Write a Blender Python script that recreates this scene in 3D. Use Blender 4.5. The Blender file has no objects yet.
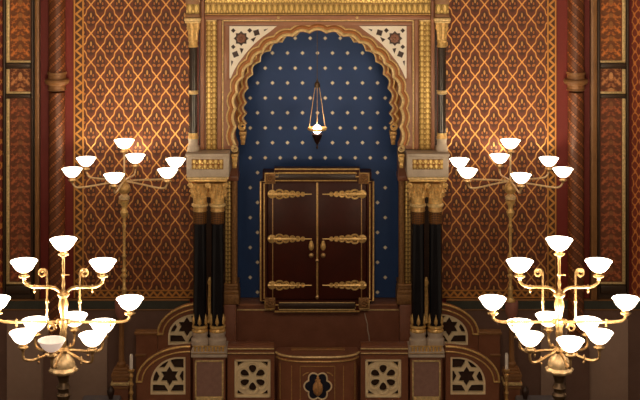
import bpy, bmesh, math, random
from mathutils import Vector, Matrix
from mathutils.geometry import tessellate_polygon
random.seed(4)
PI = math.pi
sc = bpy.context.scene
COL = sc.collection
sin, cos = math.sin, math.cos

# ------------------------------------------------------------------ the camera's measured geometry
F, CX, HOR, CAMD, CAMH = 1460.0, 318.0, -122.0, 18.25, 7.0

class Pl:
    """A vertical plane at world y: turns measurements of the photograph into metres there."""
    def __init__(s, y):
        s.y = y; s.d = CAMD + y; s.s = s.d / F
    def x(s, px): return (px - CX) * s.s
    def z(s, py): return CAMH - (py - HOR) * s.s
    def xz(s, p): return (s.x(p[0]), s.z(p[1]))

# ------------------------------------------------------------------ node helper
class NT:
    def __init__(s, mat):
        s.t = mat.node_tree; s.n = s.t.nodes; s.l = s.t.links
    def val(s, v): return v.s if isinstance(v, Ex) else v
    def math(s, op, *a, clamp=False):
        n = s.n.new('ShaderNodeMath'); n.operation = op; n.use_clamp = clamp
        for i, v in enumerate(a):
            if isinstance(v, Ex): s.l.new(v.s, n.inputs[i])
            else: n.inputs[i].default_value = v
        return Ex(s, n.outputs[0])
    def mix(s, f, a, b):
        n = s.n.new('ShaderNodeMix'); n.data_type = 'RGBA'
        for sock, v in ((n.inputs[0], f), (n.inputs[6], a), (n.inputs[7], b)):
            if isinstance(v, Ex): s.l.new(v.s, sock)
            elif isinstance(v, (tuple, list)): sock.default_value = (*v[:3], 1)
            else: sock.default_value = v
        return Ex(s, n.outputs[2])
    def noise(s, scale, detail=3, vec=None):
        n = s.n.new('ShaderNodeTexNoise'); n.inputs['Scale'].default_value = scale; n.inputs['Detail'].default_value = detail
        if vec is None:
            vec = s.pos()
        s.l.new(vec, n.inputs['Vector'])
        return Ex(s, n.outputs[0])
    def pos(s):
        if not hasattr(s, '_p'):
            s._p = s.n.new('ShaderNodeNewGeometry').outputs['Position']
        return s._p
    def obj(s):
        if not hasattr(s, '_o'):
            s._o = s.n.new('ShaderNodeTexCoord').outputs['Object']
        return s._o
    def xyz(s, v):
        n = s.n.new('ShaderNodeSeparateXYZ'); s.l.new(v, n.inputs[0])
        return [Ex(s, o) for o in n.outputs]

class Ex:
    def __init__(s, nt, sock): s.nt = nt; s.s = sock
    def __add__(s, o): return s.nt.math('ADD', s, o)
    __radd__ = __add__
    def __sub__(s, o): return s.nt.math('SUBTRACT', s, o)
    def __rsub__(s, o): return s.nt.math('SUBTRACT', o, s)
    def __mul__(s, o): return s.nt.math('MULTIPLY', s, o)
    __rmul__ = __mul__
    def __truediv__(s, o): return s.nt.math('DIVIDE', s, o)
    def sin(s): return s.nt.math('SINE', s)
    def abs(s): return s.nt.math('ABSOLUTE', s)
    def frac(s): return s.nt.math('FRACT', s)
    def floor(s): return s.nt.math('FLOOR', s)
    def lt(s, o): return s.nt.math('LESS_THAN', s, o)
    def gt(s, o): return s.nt.math('GREATER_THAN', s, o)
    def min(s, o): return s.nt.math('MINIMUM', s, o)
    def max(s, o): return s.nt.math('MAXIMUM', s, o)
    def ramp(s, a, b):      # 1 below a, 0 above b
        n = s.nt.n.new('ShaderNodeMapRange'); n.interpolation_type = 'SMOOTHSTEP'
        s.nt.l.new(s.s, n.inputs[0]); n.inputs[1].default_value = a; n.inputs[2].default_value = b
        n.inputs[3].default_value = 1; n.inputs[4].default_value = 0
        return Ex(s.nt, n.outputs[0])

def lin(r, g, b):
    f = lambda c: ((c / 255 + .055) / 1.055) ** 2.4 if c > 10 else c / 255 / 12.92
    return (f(r), f(g), f(b))

def material(name, col=(.5, .5, .5), metal=0, rough=.5, fn=None, spec=.5, bump=.0, bumpd=.004):
    """fn(nt) -> dict of col / metal / rough / height expressions."""
    m = bpy.data.materials.new(name); m.use_nodes = True
    nt = NT(m); b = nt.n['Principled BSDF']
    b.inputs['Base Color'].default_value = (*col, 1); b.inputs['Metallic'].default_value = metal
    b.inputs['Roughness'].default_value = rough; b.inputs['Specular IOR Level'].default_value = spec
    if fn:
        d = fn(nt)
        for k, sock in (('col', 'Base Color'), ('metal', 'Metallic'), ('rough', 'Roughness')):
            if k in d: nt.l.new(d[k].s, b.inputs[sock])
        if 'height' in d:
            bn = nt.n.new('ShaderNodeBump'); bn.inputs['Strength'].default_value = bump or .6; bn.inputs['Distance'].default_value = bumpd
            nt.l.new(d['height'].s, bn.inputs['Height']); nt.l.new(bn.outputs[0], b.inputs['Normal'])
    return m

WS = CAMD / F          # metres per pixel on the back wall
def wall_uv(nt, y=0.0):
    x, yy, z = nt.xyz(nt.pos())
    s = Pl(y).s
    return x / s + CX, (CAMH - z) / s + HOR       # the photograph's pixels on that plane

def ell(u, v, cu, cv, ru, rv, soft=.25):
    e = ((u - cu) / ru); f = ((v - cv) / rv)
    return (e * e + f * f).ramp(1 - soft, 1 + soft)

GOLD = (.80, .44, .13)
def m_gold(name, col=GOLD, rough=.34, metal=.85, speck=.35):
    def fn(nt):
        n = nt.noise(38, 4)
        dark = tuple(c * .55 for c in col)
        return {'col': nt.mix((n * 2.2 - .65).min(1).max(0), dark, col) if speck else nt.mix(0.0, col, col), 'height': nt.noise(60, 2)}
    return material(name, col, metal, rough, fn, bump=.12)

def fn_lattice(nt):
    u, v = wall_uv(nt)
    P, Q = 18.72, 28.7
    uu = (u - 91.2) / P; vv = (v - 33.2) / Q
    a = uu + vv; b = uu - vv
    wob = lambda t: (t * (2 * PI)).sin() * -.036 + (t * (4 * PI)).sin() * .017 + (t * (6 * PI)).sin() * -.010
    la = ((a + wob(b)) + .5).frac() - .5
    lb = ((b + wob(a)) + .5).frac() - .5
    line = la.abs().min(lb.abs())  .ramp(.02, .054)
    p = a.frac() - .5; q = b.frac() - .5
    du = (p + q) * (.5 * P); dv = (p - q) * (.5 * Q)      # dv is downwards
    au = du.abs()
    heart = ell(au, dv, 0, 0, 4.6, 7.6, .5)
    bud = ell(au, dv, 0, -3.8, .9, 2.4)
    leaf = ell(au + dv * .35, dv, 3.4, 3.2, 1.6, 1.5).max(ell(au, dv, 2.3, -1.0, .8, 1.5))
    n = nt.noise(6, 3); n2 = nt.noise(50, 3)
    ground = nt.mix(n2, lin(104, 50, 28), lin(128, 64, 36))
    c = nt.mix(heart * .85, ground, lin(74, 42, 22))
    c = nt.mix(leaf * .55, c, lin(220, 136, 70))
    c = nt.mix(bud * .7, c, lin(236, 176, 96))
    c = nt.mix(line, c, lin(236, 174, 96))
    g = line.max(bud * .7).max(leaf * .5)
    return {'col': c, 'metal': g * .55, 'rough': .62 - g * .24, 'height': g}

def fn_zigzag(vertical):
    def fn(nt):
        u, v = wall_uv(nt)
        # across in 0..1 given by each strip's own width is not needed: the zigzag is drawn from a triangle wave
        t = v if vertical else u
        w = (t / 9.2).frac() - .5
        tri = w.abs() * 2            # 0..1..0
        return tri, u, v
    return fn

def mat_strip(name, c0, half, vertical, y=0.0, period=9.2):
    """Gilt zigzag on a dark ground between two gilt fillets; c0 the strip's centre line in pixels, half its half width."""
    def fn(nt):
        u, v = wall_uv(nt, y)
        t, a = (v, u - c0) if vertical else (u, v - c0)
        tri = (((t / period).frac() - .5).abs() * 4 - 1) * (half * .55)
        z = (a - tri).abs().ramp(.9, 2.0)
        edge = (a.abs() - half * .86).abs().ramp(.5, 1.0)
        g = z.max(edge)
        c = nt.mix(g, lin(86, 46, 18), lin(216, 152, 76))
        return {'col': c, 'metal': g * .6, 'rough': .6 - g * .2, 'height': g}
    return material(name, fn=fn, bump=.5)

def mat_ornament(name, c0, half, period, v0, tone, y=0.0):
    """Painted arabesque, mirrored about the panel's centre line."""
    def fn(nt):
        u, v = wall_uv(nt, y)
        au = (u - c0).abs() / half * 10         # 0..10
        k = ((v - v0) / period).frac()
        dv = (k - .5) * 24
        cb = nt.n.new('ShaderNodeCombineXYZ'); nt.l.new((au * .9).s, cb.inputs[0]); nt.l.new((dv * .9).s, cb.inputs[2])
        n = nt.noise(.27, 2.0, cb.outputs[0])
        leaf = (n - .5).abs().ramp(.03, .075)
        fat = n.gt(.5) * au.ramp(8.6, 9.4)
        swag = (dv + 3 - au * au * .09).abs().ramp(.9, 2.0) * au.ramp(8.0, 9.4)
        disc = ell(au, dv, 0, 9.0, 2.4, 2.4)
        urn = ell(au, dv, 0, -5.5, 1.9, 3.6)
        g = (fat * .65).max(swag)
        c = nt.mix(nt.noise(40, 3), lin(*[t * .52 for t in tone[0]]), lin(*[t * .66 for t in tone[0]]))
        c = nt.mix(g, c, lin(*tone[1]))
        c = nt.mix(leaf * .6, c, lin(*tone[3]))
        c = nt.mix(disc.max(urn) * .7, c, lin(*tone[2]))
        return {'col': c, 'height': g}
    return material(name, rough=.6, fn=fn, bump=.3)

def fn_damask(nt):
    u, v = wall_uv(nt)
    a = (u / 7.4); b = (v / 12.0)
    s = ((a * (2 * PI)).sin() * 1.0 + ((b * (2 * PI)).sin()) * .9 + (nt.noise(14, 3) * 3 - 1.5))
    g = s.abs().ramp(.25, .6)
    return {'col': nt.mix(g, lin(132, 48, 20), lin(220, 132, 56)), 'height': g}

def fn_spiral(px_c, hand=1):
    def fn(nt):
        u, v = wall_uv(nt)
        w = (u - px_c) / 9.0
        asn = nt.math('ARCSINE', w.min(1).max(-1))
        t = asn * (hand / PI) * 2.3
        k = (v / 11.0 + t).frac()
        k2 = (v / 11.0 - t * .0 - t + .3).frac()
        band = (k - .5).abs().ramp(.12, .2)
        dots = ((k2 * 3).frac() - .5).abs().ramp(.18, .34)
        g = band * (dots * .65 + .15)
        n = nt.noise(30, 3)
        c = nt.mix(n, lin(92, 48, 22), lin(124, 68, 32))
        c = nt.mix(g, c, lin(184, 112, 60))
        edge = (k - .5).abs().ramp(.24, .3) - band
        c = nt.mix(edge.max(0) * .7, c, lin(74, 34, 14))
        return {'col': c, 'height': band}
    return fn

def fn_stars(nt):
    y = -0.1
    u, v = wall_uv(nt, y)
    def grid(u0, v0):
        a = ((u - u0) / 15.0 + .5).frac() * 15 - 7.5
        b = ((v - v0) / 29.9 + .5).frac() * 29.9 - 14.95
        r2 = a * a + b * b
        cross = (a * b).abs().ramp(.25, .75) * r2.ramp(3.0, 6)
        return r2.ramp(1.5, 3.2).max(cross * .7)
    g = grid(257.5, 53).max(grid(250.2, 38.2)) * (u - CX).abs().lt(71)
    n = nt.noise(4, 4)
    c = nt.mix(n, lin(25, 58, 108), lin(34, 72, 128))
    c = nt.mix(g, c, lin(255, 240, 205))
    return {'col': c, 'rough': .6 - g * .25}

def mat_frieze(name, y, pu, pv, u0, v0, dark=(150, 114, 54)):
    def fn(nt):
        u, v = wall_uv(nt, y)
        a = (((u - u0) / pu).frac() - .5) * pu; b = (((v - v0) / pv).frac() - .5) * pv
        au = a.abs()
        petal = ell(au + b.abs() * (.18 * pu / pv), b, 0, .0, pu * .3, pv * .44, .4)
        ring = ((au * au) / (pu * pu * .17) + (b * b) / (pv * pv * .2) - 1).abs().ramp(.15, .5)
        leaf = ell(au, b, pu * .5, pv * .3, pu * .16, pv * .16, .5)
        g = petal.max(ring * .45).max(leaf)
        n = nt.noise(45, 3)
        c = nt.mix(g, lin(*dark), nt.mix(n, lin(214, 174, 96), lin(252, 224, 146)))
        return {'col': c, 'metal': g * .5 + .25, 'height': g}
    return material(name, rough=.42, fn=fn, bump=.9, bumpd=.008)

def m_marble(name, a, b, scale=5, rough=.3, vein=None, spec=.5):
    def fn(nt):
        n = nt.noise(scale, 6); n2 = nt.noise(scale * 7, 4)
        c = nt.mix((n * 1.4 + n2 * .6 - .5).min(1).max(0), a, b)
        if vein:
            w = (nt.noise(scale * .6, 5) - .5).abs().ramp(.004, .014)
            c = nt.mix(w * .5, c, vein)
        return {'col': c}
    return material(name, a, 0, rough, fn, spec=spec)

M = {}
M['gold'] = m_gold('gilt_bronze', (1.0, .64, .22), .34, .35)
M['brass'] = m_gold('polished_brass', (.78, .50, .22), .34, .75)
M['gilt_edge'] = m_gold('gilt_edging', (1.0, .72, .32), .36, .15)
M['lamp_gilt'] = m_gold('lamp_gilding', (1.0, .72, .38), .36, .35)
M['old_gold'] = m_gold('aged_gilding', (.74, .44, .15), .4, .4)
M['jamb_gold'] = m_gold('brown_gilding', (.40, .20, .07), .5, .35)
M['dark_bronze'] = m_gold('dark_bronze', (.16, .10, .05), .4, .6)
M['lattice'] = material('gilded_lattice_wall', fn=fn_lattice, bump=.5)
M['damask'] = material('damask_wall', rough=.6, fn=fn_damask, bump=.3)
M['red'] = m_marble('red_wall_paint', lin(116, 30, 16), lin(130, 36, 20), 3, .55)
M['brown'] = m_marble('brown_stucco_marble', lin(146, 96, 66), lin(172, 118, 86), 6, .38)
M['plinth'] = m_marble('brown_veined_marble', lin(120, 74, 54), lin(142, 92, 70), 7, .32)
M['parapet'] = m_marble('dark_brown_marble', lin(124, 76, 52), lin(146, 94, 66), 7, .32)
M['inset'] = m_marble('mauve_marble', lin(140, 106, 94), lin(168, 130, 114), 20, .35)
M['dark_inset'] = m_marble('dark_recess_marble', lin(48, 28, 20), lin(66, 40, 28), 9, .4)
M['dado'] = m_marble('dado_marble', lin(160, 132, 114), lin(180, 150, 130), 2.5, .45)
M['dado_dark'] = m_marble('dark_dado_marble', lin(108, 80, 68), lin(124, 94, 80), 4, .4)
M['band'] = m_marble('green_black_marble', lin(62, 64, 56), lin(78, 78, 68), 8, .35)
M['black'] = m_marble('black_polished_marble', lin(14, 14, 17), lin(26, 26, 30), 5, .16)
M['grey'] = m_marble('grey_white_marble', lin(178, 160, 140), lin(214, 198, 178), 9, .35)
M['cream'] = m_marble('cream_stone', lin(248, 234, 212), lin(255, 248, 234), 12, .5)
M['pale'] = m_marble('pale_tan_stone', lin(236, 210, 164), lin(250, 230, 188), 15, .5)
M['stars'] = material('blue_star_field', fn=fn_stars)
M['mahogany'] = m_marble('dark_mahogany', lin(52, 20, 11), lin(76, 28, 14), 4, .42, spec=.25)
M['wood_dark'] = m_marble('dark_walnut', lin(44, 27, 18), lin(60, 38, 26), 6, .4)
M['frame_dark'] = m_marble('dark_bronze_brown', lin(54, 38, 22), lin(70, 48, 28), 8, .45)
M['moulding'] = m_marble('bronzed_moulding', lin(128, 88, 50), lin(160, 112, 66), 8, .42)
M['rust'] = m_marble('rust_gilding', lin(150, 92, 42), lin(186, 118, 58), 25, .42)
M['pink'] = m_marble('pink_marble', lin(150, 96, 80), lin(170, 112, 94), 10, .4)
M['ruby'] = material('dark_ruby_bronze', lin(52, 28, 22), .6, .35)
M['urn_gold'] = m_gold('urn_copper_gold', (.98, .52, .2), .3, .45)
M['wax'] = material('white_wax', lin(236, 226, 214), 0, .5)
M['cloth'] = material('pale_blue_grey_cloth', lin(112, 108, 112), 0, .8)
M['navy'] = material('navy_enamel', lin(22, 26, 44), 0, .4)
M['floor'] = m_marble('floor_stone', lin(70, 52, 42), lin(92, 70, 56), 3, .5)

def m_glow(name, col, e, base=(.9, .85, .78)):
    m = material(name, base, 0, .35)
    b = m.node_tree.nodes['Principled BSDF']
    b.inputs['Emission Color'].default_value = (*col, 1); b.inputs['Emission Strength'].default_value = e
    return m
M['glow'] = m_glow('lit_opal_glass', (1, .82, .62), 4.6)
M['glow_dim'] = m_glow('faint_opal_glass', (1, .72, .58), .45)
M['bulb'] = m_glow('lit_bulb', (1, .84, .72), 14)

# ------------------------------------------------------------------ mesh helper
class MB:
    def __init__(s): s.bm = bmesh.new()
    def face(s, vs):
        try: return s.bm.faces.new(vs)
        except ValueError: return None
    def box(s, x0, x1, y0, y1, z0, z1, bev=0):
        if x0 > x1: x0, x1 = x1, x0
        if y0 > y1: y0, y1 = y1, y0
        if z0 > z1: z0, z1 = z1, z0
        r = bmesh.ops.create_cube(s.bm, size=1)['verts']
        for v in r:
            v.co = Vector(((x0 + x1) / 2 + v.co.x * (x1 - x0), (y0 + y1) / 2 + v.co.y * (y1 - y0), (z0 + z1) / 2 + v.co.z * (z1 - z0)))
        if bev:
            ed = list({e for v in r for e in v.link_edges})
            bmesh.ops.bevel(s.bm, geom=ed, offset=bev, segments=2, affect='EDGES', profile=.5)
        return s
    def lathe(s, prof, cx, cy, cz=0, seg=20, mod=None, close=True, rot=0, axis='z'):
        """prof: list of (r, z). mod(r, z, angle) -> r. axis 'y': the lathe's axis points towards the camera."""
        rings = []
        for r, z in prof:
            ring = []
            for k in range(seg):
                a = rot + 2 * PI * k / seg
                rr = mod(r, z, a) if mod else r
                if axis == 'z': co = (cx + rr * cos(a), cy + rr * sin(a), cz + z)
                else: co = (cx + rr * cos(a), cy - z, cz + rr * sin(a))
                ring.append(s.bm.verts.new(co))
            rings.append(ring)
        for A, B in zip(rings, rings[1:]):
            for k in range(seg):
                s.face((A[k], A[(k + 1) % seg], B[(k + 1) % seg], B[k]))
        if close:
            s.face(rings[0][::-1]); s.face(rings[-1])
        return s
    def tube(s, pts, r, seg=8, cyclic=False, caps=True):
        pts = [Vector(p) for p in pts]; n = len(pts)
        rad = r if callable(r) else (lambda t: r)
        up = None; rings = []
        for i, p in enumerate(pts):
            if cyclic: t = pts[(i + 1) % n] - pts[i - 1]
            else: t = pts[min(i + 1, n - 1)] - pts[max(i - 1, 0)]
            t.normalize()
            if up is None:
                up = t.orthogonal().normalized()
            up = (up - t * up.dot(t))
            if up.length < 1e-6: up = t.orthogonal()
            up.normalize(); w = t.cross(up)
            rr = rad(i / max(1, n - 1))
            rings.append([s.bm.verts.new(p + (up * cos(2 * PI * k / seg) + w * sin(2 * PI * k / seg)) * rr) for k in range(seg)])
        m = n if cyclic else n - 1
        for i in range(m):
            A, B = rings[i], rings[(i + 1) % n]
            for k in range(seg):
                s.face((A[k], A[(k + 1) % seg], B[(k + 1) % seg], B[k]))
        if caps and not cyclic:
            s.face(rings[0][::-1]); s.face(rings[-1])
        return s
    def plate(s, outline, holes, y0, y1):
        """A flat plate in x/z with holes, y0 its front, y1 its back."""
        if y0 > y1: y0, y1 = y1, y0
        loops = [outline] + list(holes)
        tess = tessellate_polygon([[Vector((x, z, 0)) for x, z in L] for L in loops])
        flat = [p for L in loops for p in L]
        f = [s.bm.verts.new((x, y0, z)) for x, z in flat]
        b = [s.bm.verts.new((x, y1, z)) for x, z in flat]
        for t in tess:
            s.face([f[i] for i in t]); s.face([b[i] for i in reversed(t)])
        o = 0
        for L in loops:
            n = len(L)
            for i in range(n):
                j = (i + 1) % n
                s.face((f[o + i], f[o + j], b[o + j], b[o + i]))
            o += n
        return s
    def bar(s, p, q, w, y0, y1, _n=[0]):
        """A flat bar from p to q in x/z."""
        _n[0] += 1; y0 -= (_n[0] % 17) * .0007; y1 += (_n[0] % 17) * .0007
        d = Vector((q[0] - p[0], q[1] - p[1])); d.normalize(); nrm = Vector((-d.y, d.x)) * w / 2
        d *= w * .35
        c = [(p[0] - d.x + nrm.x, p[1] - d.y + nrm.y), (p[0] - d.x - nrm.x, p[1] - d.y - nrm.y), (q[0] + d.x - nrm.x, q[1] + d.y - nrm.y), (q[0] + d.x + nrm.x, q[1] + d.y + nrm.y)]
        return s.plate(c, [], y0, y1)
    def loft(s, path, prof, flip=False):
        """Sweeps a profile [(out, z)] along a plan path [(x, y, nx, ny)]."""
        rings = [[s.bm.verts.new((x + nx * o, y + ny * o, z)) for o, z in prof] for x, y, nx, ny in path]
        for A, B in zip(rings, rings[1:]):
            for k in range(len(prof) - 1):
                s.face((A[k], B[k], B[k + 1], A[k + 1]))
        return s

def tag(o, label=None, cat=None, group=None, kind=None):
    if label: o['label'] = label
    if cat: o['category'] = cat
    if group: o['group'] = group
    if kind: o['kind'] = kind
    return o

ROOT = {}
def thing(name, label, cat, loc, group=None):
    o = bpy.data.objects.new(name, None); COL.objects.link(o); o.location = loc; o.empty_display_size = .1
    ROOT[o] = Vector(loc)
    return tag(o, label, cat, group)

def obj(name, mb, m, parent=None, label=None, smooth=35, loc=None):
    """Links the built shape as one mesh object; world coordinates are taken back to the parent's origin."""
    bm = mb.bm
    base = ROOT.get(parent, Vector()) if parent else Vector()
    if loc is not None: base = Vector(loc)
    bmesh.ops.recalc_face_normals(bm, faces=bm.faces)
    if base.length: bmesh.ops.translate(bm, verts=bm.verts, vec=-base)
    me = bpy.data.meshes.new(name); bm.to_mesh(me); bm.free()
    me.materials.append(M[m] if isinstance(m, str) else m)
    if smooth:
        me.shade_smooth(); me.set_sharp_from_angle(angle=math.radians(smooth))
    o = bpy.data.objects.new(name, me); COL.objects.link(o)
    if parent:
        o.parent = parent; ROOT[o] = base if loc is None else ROOT[parent]
        if loc is not None: o.location = Vector(loc) - ROOT[parent]
    else:
        o.location = base; ROOT[o] = base
    if label: o['label'] = label
    return o

def struct(name, mb, m, **k):
    return tag(obj(name, mb, m, **k), kind='structure')

def arc(cx, cy, r, a0, a1, n=10, ry=None):
    ry = ry or r
    return [(cx + r * cos(a0 + (a1 - a0) * i / n), cy + ry * sin(a0 + (a1 - a0) * i / n)) for i in range(n + 1)]

# ================================================================== THE SETTING
W = Pl(0)
wb = MB().box(-6.5, 6.5, 0, .3, 0, 11.5)
struct('wall_back', wb, 'red')
struct('floor', MB().box(-6.5, 6.5, -20, .3, -.2, 0), 'floor')
# dado of dull marble below the patterned panels
for i, (a, b) in enumerate(((-60, 190), (446, 700))):
    struct('trim_%d' % (i + 1), MB().box(W.x(a), W.x(b), -.05, -.003, .002, W.z(308)), 'dado_dark')
    struct('trim_%d' % (i + 3), MB().box(W.x(a), W.x(b), -.062, -.003, W.z(307.6), W.z(299.4)), 'band')
    f = MB().box(W.x(a), W.x(b), -.075, -.003, W.z(299.3), W.z(298.2), .003)
    f.box(W.x(a), W.x(b), -.07, -.0505, W.z(308.8), W.z(307.8), .003)
    struct('trim_%d' % (i + 5), f, 'moulding')

# ------------------------------------------------------------------ patterned wall panels
def wall_panel(side, x_in, x_out, s0, s1):
    """x_in..x_out the field in pixels (x_in by the portal), s0..s1 the zigzag strip."""
    lo, hi = min(x_in, x_out), max(x_in, x_out)
    cx = W.x((lo + hi) / 2)
    t = thing('lattice_wall_panel', 'brown and gold diamond lattice wall panel %s of the blue niche, behind the %s seven-bowl candelabrum' % (side, side), 'wall panel', (cx, -.01, W.z(297)))
    obj('field', MB().box(W.x(lo), W.x(hi), -.018, -.003, W.z(289.3), 10.5), 'lattice', t)
    obj('border_strip', MB().box(W.x(s0), W.x(s1), -.026, -.003, W.z(297.4), 10.5), mat_strip('zigzag_gilding_' + side, (s0 + s1) / 2, abs(s1 - s0) / 2, True), t)
    obj('bottom_border', MB().box(W.x(lo), W.x(hi), -.026, -.003, W.z(297.4), W.z(289.5)), mat_strip('zigzag_gilding_base_' + side, 293.4, 4, False, period=7.5), t)
wall_panel('left', 197, 84.1, 74, 84)
wall_panel('right', 439, 546.9, 547, 556)

# ------------------------------------------------------------------ half columns with a painted spiral
def half_column(side, c):
    P_ = Pl(-.08); s = WS
    t = thing('twisted_column', 'tall engaged column with spiral bands on the red wall strip, %s' % ('left of the lattice panels' if side == 'left' else 'right of the lattice panels'), 'column', (W.x(c), -.09, W.z(308)))
    y = -.105
    X = W.x(c)
    def sh(z0, z1, r): return MB().lathe([(r, z0), (r, z1)], X, y, 0, 28)
    mt = material('spiral_banding_' + side, rough=.42, fn=fn_spiral(c, 1 if side == 'left' else -1), bump=.4)
    r = 8.2 * s
    obj('shaft', sh(W.z(88), 10.5, r), mt, t)
    obj('lower_shaft', sh(W.z(330), W.z(91), r * .97), mt, t)
    zc = W.z(80)
    pr = [(r * 1.0, -.11), (r * 1.12, -.11), (r * 1.12, -.1), (r * 1.02, -.09), (r * 1.02, -.045), (r * 1.35, -.03), (r * 1.5, 0), (r * 1.42, .025), (r * 1.08, .035), (r * 1.05, .085), (r * 1.18, .09), (r * 1.18, .115), (r, .115)]
    obj('ring', MB().lathe(pr, X, y, zc, 28), 'moulding', t)
    b = MB().lathe([(r * 1.35, 0), (r * 1.35, .06), (r * 1.2, .08), (r * 1.25, .12), (r * 1.0, .16)], X, y, W.z(330) - .16, 24)
    b.box(X - r * 1.4, X + r * 1.4, y - r * 1.4, -.052, .003, W.z(330) - .165)
    obj('base', b, 'dado_dark', t)
half_column('left', 58.5)
half_column('right', 574.3)

# ------------------------------------------------------------------ panelled pilasters at the sides
def pilaster(side, e0, e1, mo0, mo1, gold_left):
    """e0..e1 the panel field in pixels; mo0..mo1 the bronze moulding nearest the ark."""
    c = (e0 + e1) / 2; half = (e1 - e0) / 2
    t = thing('panelled_pilaster', 'pilaster with painted arabesque panels in dark frames near the %s edge' % side, 'pilaster', (W.x(c), -.03, W.z(308)))
    lo, hi = min(e0 - 5, mo0), max(e1 + 5, mo1)
    obj('backing', MB().box(W.x(lo), W.x(hi), -.03, -.003, W.z(297.8), 10.5), 'frame_dark', t)
    obj('side_moulding', MB().box(W.x(mo0), W.x(mo1), -.10, -.031, W.z(297.8), 10.5, .012), 'moulding', t)
    g0, g1 = (e0 - 3.2, e0) if gold_left else (e1, e1 + 3.2)
    tall = ((208, 118, 48), (230, 134, 56), (170, 112, 58), (120, 58, 24))
    small = ((176, 92, 40), (222, 150, 88), (240, 176, 110), (130, 60, 28))
    low = ((190, 104, 50), (196, 106, 58), (150, 96, 54), (110, 52, 30))
    mats = [mat_ornament('arabesque_top_' + side, c, half, 23, 18, tall),
            mat_ornament('arabesque_square_' + side, c, half, 24, 69, small),
            mat_ornament('arabesque_low_' + side, c, half, 23.5, 98, low)]
    zs = [(10.5, W.z(61)), (W.z(68.5), W.z(92)), (W.z(98), W.z(282))]
    fr = MB()
    for (za, zb), mt in zip(zs, mats):
        obj('ornament_panel', MB().box(W.x(e0), W.x(e1), -.036, -.0305, zb, za), mt, t)
        gx = MB().box(W.x(g0), W.x(g1), -.055, -.0305, zb, za, .006)
        gx.box(W.x(min(g0, e0)), W.x(max(e1, g1)), -.052, -.0365, zb - .014, zb + .012, .004)
        obj('gilt_fillet', gx, 'gilt_edge', t)
    for ya, yb in ((62.6, 66.8), (93.6, 96.4), (284, 292)):
        obj('cross_bar', MB().box(W.x(min(e0, g0)), W.x(max(e1, g1)), -.08, -.0305, W.z(yb), W.z(ya), .008), 'frame_dark', t)
    for a, b in ((min(e0, g0) - 3, min(e0, g0) - .6), (max(e1, g1) + .8, max(e1, g1) + 3)):
        obj('stile', MB().box(W.x(a), W.x(b), -.08, -.0305, W.z(297.8), 10.5, .008), 'frame_dark', t)
pilaster('left', 10.3, 31.5, 36.2, 40.6, True)
pilaster('right', 599.5, 621.5, 589.5, 595.8, False)
for side, a, b in (('left', -26, 2.6), ('right', 631.5, 664)):
    o = obj('damask_panel', MB().box(W.x(a), W.x(b), -.02, -.003, W.z(297.8), 10.5), 'damask')
    tag(o, 'red and orange foliage wall strip cut off by the photo\'s %s edge' % side, 'wall panel')

# dado slabs under the lamps
for side, a, b in (('left', 8, 108), ('right', 540, 627)):
    o = obj('dado_slab', MB().box(W.x(a), W.x(b), -.075, -.052, .3, W.z(318), .006), 'dado')
    tag(o, 'plain grey-brown dado slab low on the wall behind the large %s candelabrum' % side, 'wall panel')

# ================================================================== THE ARK'S PORTAL
FP = Pl(-.9)          # front face of the upper portal
RA = Pl(-.6)          # the arch set behind it
NB = Pl(-.1)          # the starry back of the niche
ROOT_PORTAL = (0, -.5, W.z(340))
portal = thing('ark_portal', 'tall gilded ark portal framing a scalloped arch and blue starry niche', 'portal', ROOT_PORTAL)

def lobed(P_, a, b, cy, ybot, amp, n_arc=15, n_leg=2, per=8, right_only=None):
    """Scalloped arch line, from the left foot over the crown to the right foot, in x/z."""
    pts = []
    L = (ybot - cy)
    for i in range(n_leg * per):
        t = i / (n_leg * per)
        o = amp * abs(sin(PI * t * n_leg))
        pts.append((CX - a - o, ybot - L * t))
    N = n_arc * per
    for i in range(N + 1):
        t = i / N; th = PI - PI * t
        o = amp * abs(sin(PI * t * n_arc))
        pts.append((CX + (a + o) * cos(th), cy - (b + o) * sin(th)))
    for i in range(1, n_leg * per + 1):
        t = i / (n_leg * per)
        o = amp * abs(sin(PI * t * n_leg))
        pts.append((CX + a + o, cy + L * t))
    return [P_.xz(p) for p in pts]

edge = lobed(FP, 80.6, 74.4, 108, 146, 3.0)
# plate: outer frame with the arch cut out (open at the foot)
zf = Pl(-1.16).z(153.6) + .004
out = [(FP.x(203), zf), (FP.x(203), FP.z(14.5)), (FP.x(432.5), FP.z(14.5)), (FP.x(432.5), zf)]
outline = out + [(edge[-1][0], zf)] + edge[::-1] + [(edge[0][0], zf)]
obj('arch_wall', MB().plate(outline, [], -.9, -.66), 'brown', portal)
# scalloped gilt mouldings
def gilt_line(name, P_, y, a, b, cy, yb, amp, r, m):
    pts = [(x, y, z) for x, z in lobed(P_, a, b, cy, yb, amp)]
    return obj(name, MB().tube(pts, r * P_.s, 8), m, portal)
gilt_line('arch_moulding', FP, -.905, 88.6, 82.6, 108, 145, 2.4, 1.1, 'gilt_edge')
gilt_line('arch_moulding', FP, -.91, 86.0, 80.0, 108, 145, 2.6, 2.0, 'rust')
gilt_line('arch_moulding', FP, -.915, 82.8, 76.8, 108, 145, 2.8, 1.6, 'gilt_edge')
# the second arch behind
e2 = lobed(RA, 71, 70, 103, 124, 3.4)
o2 = [(RA.x(222), e2[0][1]), (RA.x(222), RA.z(-2)), (RA.x(414), RA.z(-2)), (RA.x(414), e2[0][1])]
obj('inner_arch', MB().plate(o2 + e2[::-1], [], -.6, -.5), 'rust', portal)
gilt_line('arch_moulding', RA, -.603, 71.9, 70.9, 103, 124, 3.4, 1.0, 'gilt_edge')
gilt_line('arch_moulding', RA, -.603, 77, 76, 103, 124, 3.0, 1.2, 'gold')
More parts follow.
